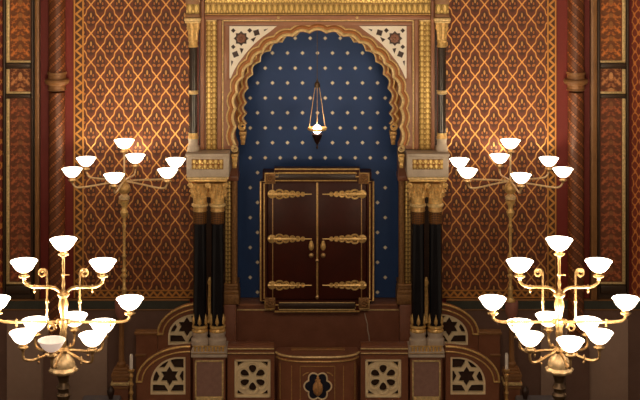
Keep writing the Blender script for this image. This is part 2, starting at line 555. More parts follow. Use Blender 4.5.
# scrolls at the feet of both arches and the consoles under them
def scroll(P_, y, px, py, r, sgn, w):
    pts = []
    for i in range(30):
        t = i / 29; a = PI * .5 + t * 3.6 * PI; rr = r * (1 - .8 * t)
        pts.append((P_.x(px + sgn * rr * cos(a)), y, P_.z(py - rr * sin(a))))
    return MB().tube(pts, lambda t: w * P_.s * (1 - .4 * t), 8)
for sg in (-1, 1):
    obj('scroll', scroll(FP, -.92, CX + sg * 83, 148.4, 3.7, -sg, 1.0), 'gilt_edge', portal)
    obj('scroll', scroll(RA, -.62, CX + sg * 75.5, 126.5, 4, -sg, 1.2), 'gold', portal)
    c = MB()
    for q, (w, h0, h1) in enumerate(((3.6, 131, 134.5), (2.8, 134.5, 139), (2.0, 139, 144))):
        c.box(RA.x(CX + sg * 75 - w), RA.x(CX + sg * 75 + w), -.66, -.5, RA.z(h1), RA.z(h0), .008)
    obj('console', c, 'old_gold', portal)
    c = MB()
    for q, (w, h0, h1) in enumerate(((3.4, 154, 157), (2.7, 157, 162), (2.0, 162, 168))):
        c.box(FP.x(CX + sg * 83.4 - w), FP.x(CX + sg * 83.4 + w), -.92, -.7, FP.z(h1), FP.z(h0), .008)
    obj('console', c, 'gold', portal)
# square brown frame and fillets round the arch
fr = MB()
for a, b, c_, d in ((222.2, 223.6, 19.6, 149.2), (412.4, 413.8, 19.6, 149.2), (222.2, 413.8, 19.6, 21)):
    fr.box(FP.x(a), FP.x(b), -.93, -.899, FP.z(d), FP.z(c_), .004)
obj('fillet', fr, 'gilt_edge', portal)
fr = MB()
for a, b, c_, d in ((217.6, 222, 19.5, 149.2), (414, 418.4, 19.5, 149.2), (205, 430.4, 15, 19.4), (200.6, 204.8, 0, 149.2), (430.6, 434.4, 0, 149.2)):
    fr.box(FP.x(a), FP.x(b), -.95, -.899, FP.z(d), FP.z(c_), .012)
fr.box(FP.x(224), FP.x(229.3), -.92, -.899, FP.z(80), FP.z(25.5), .006)
fr.box(FP.x(405.5), FP.x(411.5), -.92, -.899, FP.z(80), FP.z(25.5), .006)
fr.box(FP.x(224), FP.x(411.5), -.92, -.899, FP.z(25.4), FP.z(21.5), .006)
obj('frame', fr, 'brown', portal)
st = MB()
for px in (278.5, 357):
    st.lathe([(.018, 0), (.018, .012), (.008, .022)], FP.x(px), -.951, FP.z(17), 12, axis='y')
obj('stud', st, 'gilt_edge', portal)
# frieze across the top
Pf = Pl(-.96)
obj('frieze', MB().box(Pf.x(205.2), Pf.x(430.4), -.96, -.7, Pf.z(13.6), Pf.z(3.6)), mat_frieze('carved_frieze', -.96, 5.6, 10.2, 205, 3.5), portal)
fz = MB().box(Pf.x(205.2), Pf.x(430.4), -.99, -.7, Pf.z(3.2), Pf.z(-9), .008)
obj('upper_frieze', fz, mat_frieze('carved_upper_frieze', -.99, 5.2, 6, 205, -3), portal)
obj('frieze_fillet', MB().box(Pf.x(205.2), Pf.x(430.4), -.985, -.7, Pf.z(14.8), Pf.z(13.7), .004).box(Pf.x(205.2), Pf.x(430.4), -.985, -.955, Pf.z(4.2), Pf.z(3.3), .004), 'old_gold', portal)
# upright carved strips
for k, (a, b) in enumerate(((206.2, 216.8), (419.2, 430.4))):
    m_ = mat_frieze('carved_strip_%d' % k, -.925, (b - a) / 2, 5.2, a, 20, dark=(160, 116, 50))
    obj('carved_strip', MB().box(FP.x(a), FP.x(b), -.925, -.899, FP.z(149.4), FP.z(21.1), .004), m_, portal)
    obj('strip_cap', MB().box(FP.x(a), FP.x(b), -.945, -.899, FP.z(21), FP.z(19.6), .004), 'gilt_edge', portal)

# pierced spandrels
def star(cx, cy, r0, r1, n, rot=0):
    return [(cx + (r0 if k % 2 == 0 else r1) * sin(rot + PI * k / n), cy - (r0 if k % 2 == 0 else r1) * cos(rot + PI * k / n)) for k in range(2 * n)]
def mir(pts, sg): return pts if sg < 0 else [(2 * CX - x, y) for x, y in pts][::-1]
for sg in (-1, 1):
    ol = [(229.6, 25.8), (277, 25.8), (270, 31.5), (262, 37), (254, 44), (246.5, 52.2), (239, 62), (234, 70.5), (230.8, 78), (229.6, 78)]
    hs = [star(241.3, 38.2, 7.6, 5.6, 8), star(233.4, 30.3, 2, 1.4, 4), star(249.8, 30.2, 2.1, 1.5, 4), star(256.6, 32.4, 3.3, 2.2, 4, .5),
          [(251, 39), (255.6, 37), (253.6, 41.4)], star(233.4, 46.6, 2, 1.4, 4), star(235.6, 54, 3.3, 2.2, 4, .4), [(240, 48), (243.4, 48.6), (241.6, 53)],
          [(263.5, 29.4), (268.5, 28.2), (264.5, 31.2)], [(231.2, 60), (233.4, 61), (231.6, 66)]]
    def grow(L, k=1.22):
        mx_, my_ = sum(p[0] for p in L) / len(L), sum(p[1] for p in L) / len(L)
        return [(mx_ + (x - mx_) * k, my_ + (y - my_) * k) for x, y in L]
    hs = [hs[0]] + [grow(h) for h in hs[1:8]] + hs[8:]
    conv = lambda L: [FP.xz(p) for p in mir(L, sg)]
    sp = obj('spandrel', MB().plate(conv(ol), [conv(h) for h in hs], -.935, -.9115), 'cream', portal, label='cream pierced corner panel')
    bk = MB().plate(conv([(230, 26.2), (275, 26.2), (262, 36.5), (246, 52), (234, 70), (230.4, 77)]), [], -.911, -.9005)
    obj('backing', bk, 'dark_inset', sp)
    rx, rz = FP.xz((241.3 if sg < 0 else 2 * CX - 241.3, 38.2))
    rs = MB()
    for k in range(8):
        a = k * PI / 4
        rs.lathe([(.022, 0), (.018, .01), (.006, .014)], rx + cos(a) * .036, -.912, rz + sin(a) * .036, 8, axis='y')
    rs.lathe([(.02, 0), (.015, .014), (.005, .018)], rx, -.912, rz, 10, axis='y')
    obj('rosette', rs, 'parapet', sp)

# the niche: starry back, side cheeks, ceiling
obj('starry_back', MB().box(NB.x(214), NB.x(422), -.1, -.06, NB.z(297.5), NB.z(10)), 'stars', portal, label='deep blue wall with rows of small gold stars')
ck = MB()
for sg in (-1, 1):
    xa, xb = sorted((RA.x(CX + sg * 92), RA.x(CX + sg * 99)))
    ck.box(xa, xb, -.499, -.101, Pl(-.56).z(304) + .003, RA.z(0))
ck.box(RA.x(222), RA.x(414), -.499, -.101, RA.z(2), RA.z(-2))
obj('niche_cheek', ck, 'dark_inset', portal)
# jambs under the arch: gilded half pilasters with moulded bases
JP = Pl(-.56)
for sg in (-1, 1):
    def jx(d): return JP.x(CX + sg * d)
    j = MB()
    j.box(jx(87), jx(93), -.56, -.25, JP.z(284), JP.z(181), .02)
    obj('jamb_roll', MB().lathe([(3.2 * JP.s, JP.z(284)), (3.2 * JP.s, JP.z(181))], jx(83.8), -.52, 0, 20), 'jamb_gold', portal)
    obj('jamb', j, mat_frieze('jamb_carving_%d' % sg, -.56, 3.1, 4.2, jx(87) / JP.s + CX, 180, dark=(110, 66, 28)), portal)
    jb = MB()
    for w, h0, h1 in ((1.2, 284, 287), (.4, 287, 290), (1.6, 290, 294), (2.0, 294, 304)):
        jb.box(jx(80.8 - w), jx(94), -.56 - w * .014, -.25, JP.z(h1), JP.z(h0), .008)
    obj('jamb_base', jb, 'jamb_gold', portal)
    jc = MB().box(jx(79.6), jx(94), -.585, -.25, JP.z(181), JP.z(176), .01)
    jc.box(jx(80.4), jx(94), -.57, -.25, JP.z(176), JP.z(152))
    obj('jamb_cap', jc, 'parapet', portal)
    # dark pier behind the pair of columns
    p = MB().box(JP.x(CX + sg * 93.4), JP.x(CX + sg * 121), -.29, -.08, .003, JP.z(0))
    obj('pier', p, 'wood_dark', portal)
    gb = MB().lathe([(.02, 0), (.03, .02), (.018, .04), (.026, .25), (.018, .46), (.03, .5), (.02, .53), (.012, .56)], JP.x(CX + sg * 108.3), -.54, JP.z(324), 12)
    obj('gilt_baluster', gb, 'gold', portal)

# ------------------------------------------------------------------ plinth of the ark
NP = Pl(-.35)
zt = NB.z(297.6)
pl = thing('ark_plinth', 'brown veined marble plinth below the doors and blue niche', 'plinth', (0, -.2, 1.0))
obj('body', MB().box(NP.x(236), NP.x(400), -.35, -.06, .003, zt - .03), 'plinth', pl)
for sg in (-1, 1):
    obj('end_block', MB().box(Pl(-.6).x(CX + sg * 82), Pl(-.6).x(CX + sg * 96), -.6, -.3, .003, Pl(-.56).z(304) - .003, .006), 'plinth', pl)
obj('ledge', MB().box(NP.x(238.4), NP.x(397.6), -.365, -.06, zt - .028, zt - .003, .006), 'brown', pl)
obj('fillet', MB().box(NP.x(236), NP.x(400), -.362, -.351, NP.z(310.4), NP.z(309), .003), 'gilt_edge', pl)
v = [(NP.x(a), -.352, NP.z(b)) for a, b in ((364.5, 313), (366, 319), (367.4, 324), (367.6, 330), (369, 336), (369.4, 342))]
obj('vein', MB().tube(v, lambda t: .005 + .003 * sin(t * 9) ** 2, 6), 'grey', pl, label='pale vein running down the marble')

# ------------------------------------------------------------------ ark doors
DP = Pl(-.5)
ark = thing('ark_doors', 'dark mahogany double doors with gilt strap hinges in a stepped gilt-lined frame', 'doors', (0, -.4, DP.z(312)))
X, Z = DP.x, DP.z
def stepped(i):
    """Outline of the frame, i pixels inside its outer line."""
    L = [(274 + i, 312 - i), (274 + i, 309 - i), (264.5 + i, 309 - i), (264.5 + i, 301 - i * .6), (260 + i, 301 - i * .6), (260 + i, 181 + i * .6), (264.5 + i, 181 + i * .6), (264.5 + i, 172.5 + i), (274 + i, 172.5 + i), (274 + i, 168.5 + i)]
    R = [(2 * 317 - x, y) for x, y in L][::-1]
    return [DP.xz(p) for p in L + R]
hole = [DP.xz(p) for p in ((267, 300.5), (267, 182.5), (367, 182.5), (367, 300.5))]
obj('frame', MB().plate(stepped(0), [hole], -.5, -.37), 'mahogany', ark)
bd = MB().box(X(266), X(368), -.4, -.368, Z(302), Z(181)); 
bd.box(X(262), X(372), -.34, -.11, zt + .004, Z(175))
obj('body', bd, 'mahogany', ark)
for i, r in ((.6, .9), (4.2, .75)):
    pts = [(x, -.503, z) for x, z in stepped(i)]
    obj('gilt_line', MB().tube(pts, r * DP.s, 6, cyclic=True), 'gold', ark)
tr = [(X(a), -.503, Z(b)) for a, b in ((272.8, 173.2), (357, 173.2), (357, 180.6), (272.8, 180.6))]
obj('transom_line', MB().tube(tr, .7 * DP.s, 6, cyclic=True), 'gold', ark)
obj('transom_panel', MB().box(X(274), X(356), -.508, -.501, Z(179.6), Z(174.2), .002), 'wood_dark', ark)
obj('sill', MB().box(X(279), X(355), -.53, -.501, Z(308.6), Z(303), .006), 'wood_dark', ark)
obj('sill_line', MB().box(X(279), X(355), -.536, -.501, Z(309.4), Z(308.4), .003).box(X(279), X(355), -.52, -.501, Z(302.8), Z(302), .003), 'gilt_edge', ark)
for px, py in ((270, 178), (364, 178), (270, 303), (364, 303)):
    r = MB().box(X(px - 5.4), X(px + 5.4), -.512, -.501, Z(py + 5.6), Z(py - 5.6), .004)
    for k in range(8):
        a = k * PI / 4 + .3
        r.lathe([(.02, 0), (.017, .012), (.006, .02)], X(px) + .036 * cos(a), -.512, Z(py) + .036 * sin(a), 8, axis='y')
    r.lathe([(.02, 0), (.016, .018), (.004, .026)], X(px), -.512, Z(py), 10, axis='y')
    obj('corner_rosette', r, 'jamb_gold', ark)
for sg in (-1, 1):
    c = 317.2
    a, b = (267.6, 316.6) if sg < 0 else (317.8, 366.6)
    d = obj('door', MB().box(X(a), X(b), -.46, -.405, Z(300), Z(183), .006), 'mahogany', ark)
    ln = MB()
    xx = 272.6 if sg < 0 else 361.6
    ln.box(X(xx - .45), X(xx + .45), -.466, -.459, Z(299), Z(184), .002)
    obj('inlay_line', ln, 'old_gold', d)
    for py in (194.8, 239.6, 286):
        h = MB()
        q = lambda t: X(267.8 + t) if sg < 0 else X(366.4 - t)
        zc = Z(py); s = DP.s
        h.lathe([(4.4 * s, 0), (4.0 * s, .012), (1.5 * s, .02)], q(4), -.461, zc, 14, axis='y')
        h.lathe([(2.4 * s, .012), (1.6 * s, .03), (.5 * s, .034)], q(4), -.461, zc, 10, axis='y')
        pts = [(q(t), -.468, zc) for t in range(0, 45, 2)]
        h.tube(pts, lambda t: s * (1.5 - 1.0 * t), 8)
        for tx, rr in ((11.5, 3.3), (18, 2.5), (24.5, 2.0), (30, 1.5), (35, 1.1)):
            h.lathe([(rr * .8 * s, 0), (rr * .7 * s, .007), (rr * .2 * s, .01)], q(tx), -.461, zc, 12, axis='y')
            for u in (-1, 1):
                ring = [(q(tx + cos(k * PI / 7) * rr), -.467, zc + u * rr * .62 * s + sin(k * PI / 7) * rr * .7 * s) for k in range(14)]
                h.tube(ring, 1.0 * s, 6, cyclic=True)
        obj('strap_hinge', h, 'gold', d)
    px = 311.2 if sg < 0 else 323.2
    h = MB().lathe([(.006, .05), (.016, .045), (.03, .0), (.034, -.03), (.026, -.055), (.008, -.07)], X(px), -.485, Z(245), 12, mod=lambda r, z, t: r * (.8 + .2 * abs(cos(t))))
    h.box(X(px) - .006, X(px) + .006, -.484, -.4605, Z(245) - .01, Z(245) + .01)
    obj('drop_handle', h, 'gold', d)
    obj('knob', MB().lathe([(.012, 0), (.01, .012), (.027, .02), (.03, .032), (.018, .042), (.004, .046)], X(px), -.461, Z(255.6), 12, axis='y'), 'brass', d)
as_ = MB().box(X(316.2), X(318.2), -.478, -.461, Z(300), Z(183), .004)
obj('astragal', as_, 'old_gold', ark)
kb = MB()
for py in (261, 297.5):
    kb.lathe([(.022, 0), (.02, .012), (.006, .02)], X(317.2), -.479, Z(py), 12, axis='y')
obj('bolt_boss', kb, 'brass', ark)

# ================================================================== COLUMNS, IMPOSTS, PEDESTALS
CP = Pl(-1.0)
cs = CP.s
CR = .082
def leafmod(n, amp, z0, z1):
    def f(r, z, a):
        if z0 <= z <= z1: return r * (1 + amp * (abs(cos(n * a / 2)) - .5))
        return r
    return f
def column(px, label):
    x = CP.x(px); Zc = CP.z
    t = thing('marble_column', label, 'column', (x, -1.0, Zc(345)), 'black marble columns of the ark')
    r = 6.8 * cs
    obj('shaft', MB().lathe([(r, Zc(313)), (r * 1.0, Zc(270)), (r * .98, Zc(223))], x, -1, 0, 28), 'black', t)
    neck = MB().lathe([(r * .98, Zc(222.9)), (r * 1.0, Zc(222)), (r * 1.0, Zc(211.2))], x, -1, 0, 28)
    obj('neck', neck, m_neck, t, label='dark gold carved neck')
    obj('neck_moulding', MB().lathe([(r * 1.0, Zc(211.1)), (r * 1.08, Zc(210.4)), (r * 1.02, Zc(209)), (r * 1.02, Zc(206.4))], x, -1, 0, 28), 'old_gold', t)
    obj('neck_ring', MB().lathe([(r * 1.1, Zc(206.2)), (r * 1.22, Zc(205.4)), (r * 1.22, Zc(203.8)), (r * 1.06, Zc(203))], x, -1, 0, 28), 'gilt_edge', t)
    ft = MB().lathe([(r * .98, Zc(324.4)), (r * 1.02, Zc(322)), (r * 1.0, Zc(313.1))], x, -1, 0, 28)
    obj('foot_collar', ft, 'black', t)
    fl = MB()
    for k in range(6):
        a = k * PI / 3 - PI / 2
        for w, h0, h1 in ((.022, 324, 318),):
            cx_, cy_ = x + cos(a) * r * 1.01, -1 + sin(a) * r * 1.01
            fl.lathe([(.002, Zc(324)), (.022, Zc(321.5)), (.019, Zc(318.5)), (.008, Zc(315.5)), (.001, Zc(312.6))], cx_, cy_, 0, 6)
    obj('foot_leaves', fl, 'gold', t)
    obj('foot_ring', MB().lathe([(r * 1.16, Zc(331)), (r * 1.22, Zc(330)), (r * 1.08, Zc(328.6)), (r * 1.05, Zc(328)), (r * 1.18, Zc(326.5)), (r * 1.14, Zc(324.8)), (r * 1.0, Zc(324.5))], x, -1, 0, 28), 'gold', t)
    bs = MB().lathe([(r * 1.3, Zc(344.6)), (r * 1.34, Zc(342)), (r * 1.3, Zc(338.5)), (r * 1.1, Zc(337)), (r * 1.08, Zc(335)), (r * 1.2, Zc(333.5)), (r * 1.2, Zc(331.2))], x, -1, 0, 28)
    obj('base', bs, 'grey', t)
def fn_neck(nt):
    x, y, z = nt.xyz(nt.pos())
    w = ((x * 170).sin() * (z * 150).sin() + (nt.noise(40, 2) - .5) * 1.2)
    g = w.abs().ramp(.2, .6)
    return {'col': nt.mix(g, lin(150, 96, 40), lin(44, 30, 20)), 'metal': .4 - g * .3, 'height': g}
m_neck = material('carved_dark_gilding', rough=.45, fn=fn_neck, bump=.6)
column(200, 'left outer black marble column, beside the left lattice wall panel')
column(217.6, 'left inner black marble column, beside the left gilded jamb of the niche')
column(418.0, 'right inner black marble column, beside the right gilded jamb of the niche')
column(435.4, 'right outer black marble column, beside the right lattice wall panel')

IP = Pl(-1.14)
def impost(side, x0, x1, c1, c2):
    X, Z = IP.x, IP.z
    t = thing('impost_block', 'grey stone block with gilt inset over the double gilded capital of the %s column pair' % side, 'impost', ((X(x0) + X(x1)) / 2, -1, CP.z(202.8)))
    b = MB().box(X(x0), X(x1), -1.14, -.605, Z(177.2), Z(156.5), .01)
    b.box(X(x0 - (1 if side == 'left' else 0)), X(x1 + (0 if side == 'left' else 1)), -1.16, -.605, Z(156.5), Z(153.6), .008)
    obj('block', b, 'grey', t)
    m_ = mat_frieze('impost_inset_' + side, -1.155, 5.4, 5.2, x0 + 5, 159, dark=(150, 84, 26))
    obj('gilt_inset', MB().box(X(x0 + 5.2), X(x1 - 5.6), -1.155, -1.141, Z(169.2), Z(159.2), .004), m_, t)
    obj('gilt_moulding', MB().box(X(x0 + .5), X(x1 - .5), -1.15, -.8, Z(179.4), Z(177.4), .006), 'gilt_edge', t)
    for c in (c1, c2):
        x = CP.x(c); r = 6.8 * cs; Zc = CP.z
        prof = [(r * 1.02, Zc(202.8)), (r * 1.0, Zc(196.5)), (r * 1.0, Zc(193)), (r * 1.06, Zc(188)), (r * 1.14, Zc(184)), (r * 1.2, Zc(182.1))]
        cp = MB().lathe(prof, x, -1, 0, 48, mod=lambda rr, z, a: rr * (1 + (.10 * abs(cos(4 * a)) if z > Zc(196) else 0)))
        obj('capital', cp, 'capital_gold', t)
        lv_ = MB()
        for tier, (zb0, zt0, off, out) in enumerate(((196.8, 189.6, 0, .42), (191.5, 183.6, .5, .5))):
            for k in range(8):      # two tiers of curled leaves
                a = (k + off) * PI / 4 + PI / 2
                pts = []
                for q in range(10):
                    u = q / 9
                    zz = zb0 + (zt0 - zb0) * min(1, u * 1.3) + (2.2 * (u - .77) / .23 if u > .77 else 0)
                    rr = r * (1.08 + out * u ** 2.2)
                    pts.append((x + cos(a) * rr, -1 + sin(a) * rr, Zc(zz)))
                lv_.tube(pts, lambda t_: .021 * (1.0 - .35 * t_), 8)
        obj('leaves', lv_, 'capital_gold', t)
        for u in (-1, 1):           # volutes at the front corners
            ab = MB()
            pts = [(x + u * (r * 1.25) + u * .032 * cos(q * .55) * (1 - q / 22), -1.13, Zc(183.5) + .032 * sin(q * .55) * (1 - q / 22)) for q in range(20)]
            ab.tube(pts, .009, 6)
            obj('volute', ab, 'gold', t)
    obj('abacus', MB().box(X(x0 + 2), X(x1 - 2), -1.145, -.85, IP.z(182), IP.z(179.5), .008), 'gold', t)
M['capital_gold'] = m_gold('carved_capital_gold', (.98, .62, .22), .42, .4)
impost('left', 186.5, 229, 200, 217.6)
impost('right', 407.2, 448.6, 418.0, 435.4)

def colonnette(side, px):
    P_ = Pl(-1.0); x = P_.x(px); Zc = P_.z; s = P_.s
    t = thing('colonnette', 'small dark colonnette with gilt capital standing on the %s grey impost block' % side, 'column', (x, -1.0, IP.z(153.6)), 'upper colonnettes')
    r = 4.3 * s
    obj('shaft', MB().lathe([(r, Zc(133.5)), (r * .96, Zc(47))], x, -1, 0, 24), 'dark_shaft', t)
    obj('shaft_ring', MB().lathe([(r * 1.02, Zc(94)), (r * 1.2, Zc(93.4)), (r * 1.1, Zc(92)), (r * 1.25, Zc(90.6)), (r * 1.02, Zc(90))], x, -1, 0, 24), 'gilt_edge', t)
    obj('neck', MB().lathe([(r * 1.1, Zc(47)), (r * 1.2, Zc(46)), (r * 1.02, Zc(44.5)), (r * 1.02, Zc(42)), (r * 1.2, Zc(41)), (r * 1.1, Zc(39.6))], x, -1, 0, 24), 'gold', t)
    cap = MB().lathe([(r * 1.05, Zc(39.5)), (r * 1.1, Zc(36)), (r * 1.2, Zc(31)), (r * 1.42, Zc(25)), (r * 1.46, Zc(22.5))], x, -1, 0, 40, mod=lambda rr, z, a: rr * (1 + .1 * (abs(cos(2 * a + PI / 2)))) * (1 + .06 * cos(10 * a)))
    for k in range(8):
        a = k * PI / 4 + PI / 8
        cap.lathe([(.004, -.03), (.018, -.01), (.02, .012), (.004, .03)], x + cos(a) * r * 1.22, -1 + sin(a) * r * 1.22, Zc(28), 8)
    obj('capital', cap, 'capital_gold', t)
    obj('abacus', MB().box(x - 7.6 * s, x + 7.6 * s, -1.09, -.955, Zc(22.4), Zc(20.6), .006).box(x - 8.2 * s, x + 8.2 * s, -1.1, -.955, Zc(20.4), Zc(17.4), .008), 'gilt_edge', t)
    zb = IP.z(153.6) + .002
    b = MB().lathe([(r * 1.35, zb), (r * 1.42, zb + .03), (r * 1.3, zb + .06), (r * 1.1, zb + .08), (r * 1.1, zb + .13), (r * 1.25, zb + .15)], x, -1, 0, 24)
    obj('base', b, 'grey', t)
    obj('base_ring', MB().lathe([(r * 1.18, zb + .152), (r * 1.22, zb + .17), (r * 1.1, zb + .19), (r * 1.14, zb + .22), (r * 1.0, Zc(133.4))], x, -1, 0, 24), 'gold', t)
    # carved block over it, carried on to the frieze
    fb = MB().box(x - 6.4 * s, x + 6.4 * s, -1.06, -.955, Zc(13.4), Zc(3.8))
    obj('frieze_block', fb, mat_frieze('block_carving_' + side, -1.06, 6.4, 9.6, px - 6.4, 3.8), t)
    fb = MB().box(x - 7 * s, x + 7 * s, -1.075, -.955, Zc(17.3), Zc(13.5), .006)
    obj('frieze_course', fb, 'moulding', t)
    obj('frieze_course', MB().box(x - 7 * s, x + 7 * s, -1.075, -.955, Zc(3.7), Zc(-9), .006), 'moulding', t)
M['dark_shaft'] = m_marble('dark_grey_shaft_marble', lin(44, 36, 30), lin(68, 54, 44), 9, .22)
colonnette('left', 193.2)
colonnette('right', 441.8)

# ------------------------------------------------------------------ front parapet
PP = Pl(-1.22)
def pedestal(side, x0, x1):
    P_ = Pl(-1.24); X, Z = P_.x, P_.z
    t = thing('column_pedestal', 'marble pedestal with gilt frieze under the %s pair of black columns' % side, 'pedestal', ((X(x0) + X(x1)) / 2, -1.05, 0))
    zt_ = CP.z(345)
    obj('body', MB().box(X(x0 + 2), X(x1 - 2), -1.2, -.86, .002, Z(357.6), .006), 'parapet', t)
    c = MB().box(X(x0), X(x1), -1.25, -.84, zt_ - .018, zt_ - .003, .004)
    c.box(X(x0 + .4), X(x1 - .4), -1.215, -.85, Z(354.6), zt_ - .0185)
    c.box(X(x0), X(x1), -1.25, -.84, Z(357.4), Z(354.8), .006)
    obj('cap', c, 'grey', t)
    d = MB()
    n = 9
    for k in range(n):
        px = x0 + 4 + (x1 - x0 - 8) * k / (n - 1)
        d.lathe([(.003, Z(353.6)), (.012, Z(352)), (.015, Z(349.5)), (.011, Z(347.4)), (.003, Z(347))], X(px), -1.222, 0, 8)
    d.box(X(x0 + 1.6), X(x1 - 1.6), -1.228, -1.216, Z(347.2), Z(346.2))
    d.box(X(x0 + 1.6), X(x1 - 1.6), -1.224, -1.216, Z(354.4), Z(353.4))
    obj('gilt_frieze', d, 'gold', t)
    f = MB()
    for a, b, c_, e in ((x0 + 3.6, x0 + 5.4, 361, 402), (x1 - 5.4, x1 - 3.6, 361, 402), (x0 + 3.6, x1 - 3.6, 361, 362.8), (x0 + 3.6, x1 - 3.6, 397.4, 402)):
        f.box(X(a), X(b), -1.22, -1.201, Z(e), Z(c_), .005)
    obj('gilt_frame', f, 'gilt_edge', t)
    obj('inset', MB().box(X(x0 + 5.6), X(x1 - 5.6), -1.206, -1.201, Z(397), Z(363)), 'inset', t)
pedestal('left', 191, 227)
pedestal('right', 408.6, 444.6)

def flower(side, x0, x1, g0, g1):
    P_ = Pl(-1.16); X, Z, s = P_.x, P_.z, P_.s
    t = thing('balustrade_panel', 'parapet section with a pale pierced six-petal flower, beside the %s column pedestal' % side, 'balustrade', ((X(x0) + X(x1)) / 2, -1.1, 0))
    gy0, gy1 = 359.5, 397.5
    hole = [P_.xz(p) for p in ((g0, gy0), (g1, gy0), (g1, gy1), (g0, gy1))]
    ol = [(X(x0), .003), (X(x0), Z(354)), (X(x1), Z(354)), (X(x1), .003)]
    obj('slab', MB().plate(ol, [hole], -1.16, -1.06), 'parapet', t)
    c = MB().box(X(x0), X(x1), -1.2, -1.0, Z(347.4), Z(345.4), .006).box(X(x0), X(x1), -1.18, -1.02, Z(351), Z(347.4)).box(X(x0), X(x1), -1.185, -1.04, Z(353.9), Z(351), .004)
    obj('coping', c, 'parapet', t)
    e = MB().box(X(x0), X(x1), -1.212, -1.2005, Z(348.2), Z(346.8), .004).box(X(x0), X(x1), -1.2, -1.186, Z(353), Z(351.8), .004)
    obj('gilt_fillet', e, 'gilt_edge', t)
    cx, cy = (g0 + g1) / 2, (gy0 + gy1) / 2
    holes = []
    for k in range(6):
        a = k * PI / 3
        pet = []
        for q in range(14):
            th = 2 * PI * q / 14
            rr = 8.8 + 4.6 * cos(th); w = 3.6 * sin(th) * (1 + .35 * cos(th))
            pet.append((cx + rr * sin(a) + w * cos(a), cy - rr * cos(a) + w * sin(a)))
        holes.append([P_.xz(p) for p in pet])
    for u in (-1, 1):
        for v_ in (-1, 1):
            holes.append([P_.xz(p) for p in ((cx + u * 15.2, cy + v_ * 16.4), (cx + u * 8, cy + v_ * 16.4), (cx + u * 12, cy + v_ * 14), (cx + u * 14.9, cy + v_ * 11.4))])
    ol = [P_.xz(p) for p in ((g0 + .2, gy0 + .2), (g1 - .2, gy0 + .2), (g1 - .2, gy1 - .2), (g0 + .2, gy1 - .2))]
    g = MB().plate(ol, holes, -1.15, -1.10)
    for k in range(6):
        a = k * PI / 3
        ring = [(X(cx + 10 * sin(a) + 6.0 * cos(q * PI / 9)), -1.153, Z(cy - 10 * cos(a) + 6.0 * sin(q * PI / 9))) for q in range(18) if math.hypot(10 * sin(a) + 6.0 * cos(q * PI / 9), -10 * cos(a) + 6.0 * sin(q * PI / 9)) > 8.2]
        ring.sort(key=lambda p: (math.atan2(p[0] - X(cx), p[2] - Z(cy)) - a + 3 * PI) % (2 * PI))
        g.tube(ring, .9 * s, 6)
    for a, b, c_, d in ((g0, g1, gy0, gy0 + 1.8), (g0, g1, gy1 - 1.8, gy1), (g0, g0 + 1.8, gy0, gy1), (g1 - 1.8, g1, gy0, gy1)):
        g.box(X(a), X(b), -1.17, -1.1, Z(d), Z(c_), .005)
    obj('flower_grille', g, 'pale', t, label='pale stone six-petal flower grille')
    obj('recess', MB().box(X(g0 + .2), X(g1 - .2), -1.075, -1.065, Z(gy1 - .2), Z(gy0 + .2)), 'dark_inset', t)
flower('left', 227.6, 274.4, 234.5, 270.5)
flower('right', 360.6, 408, 365.2, 401.2)

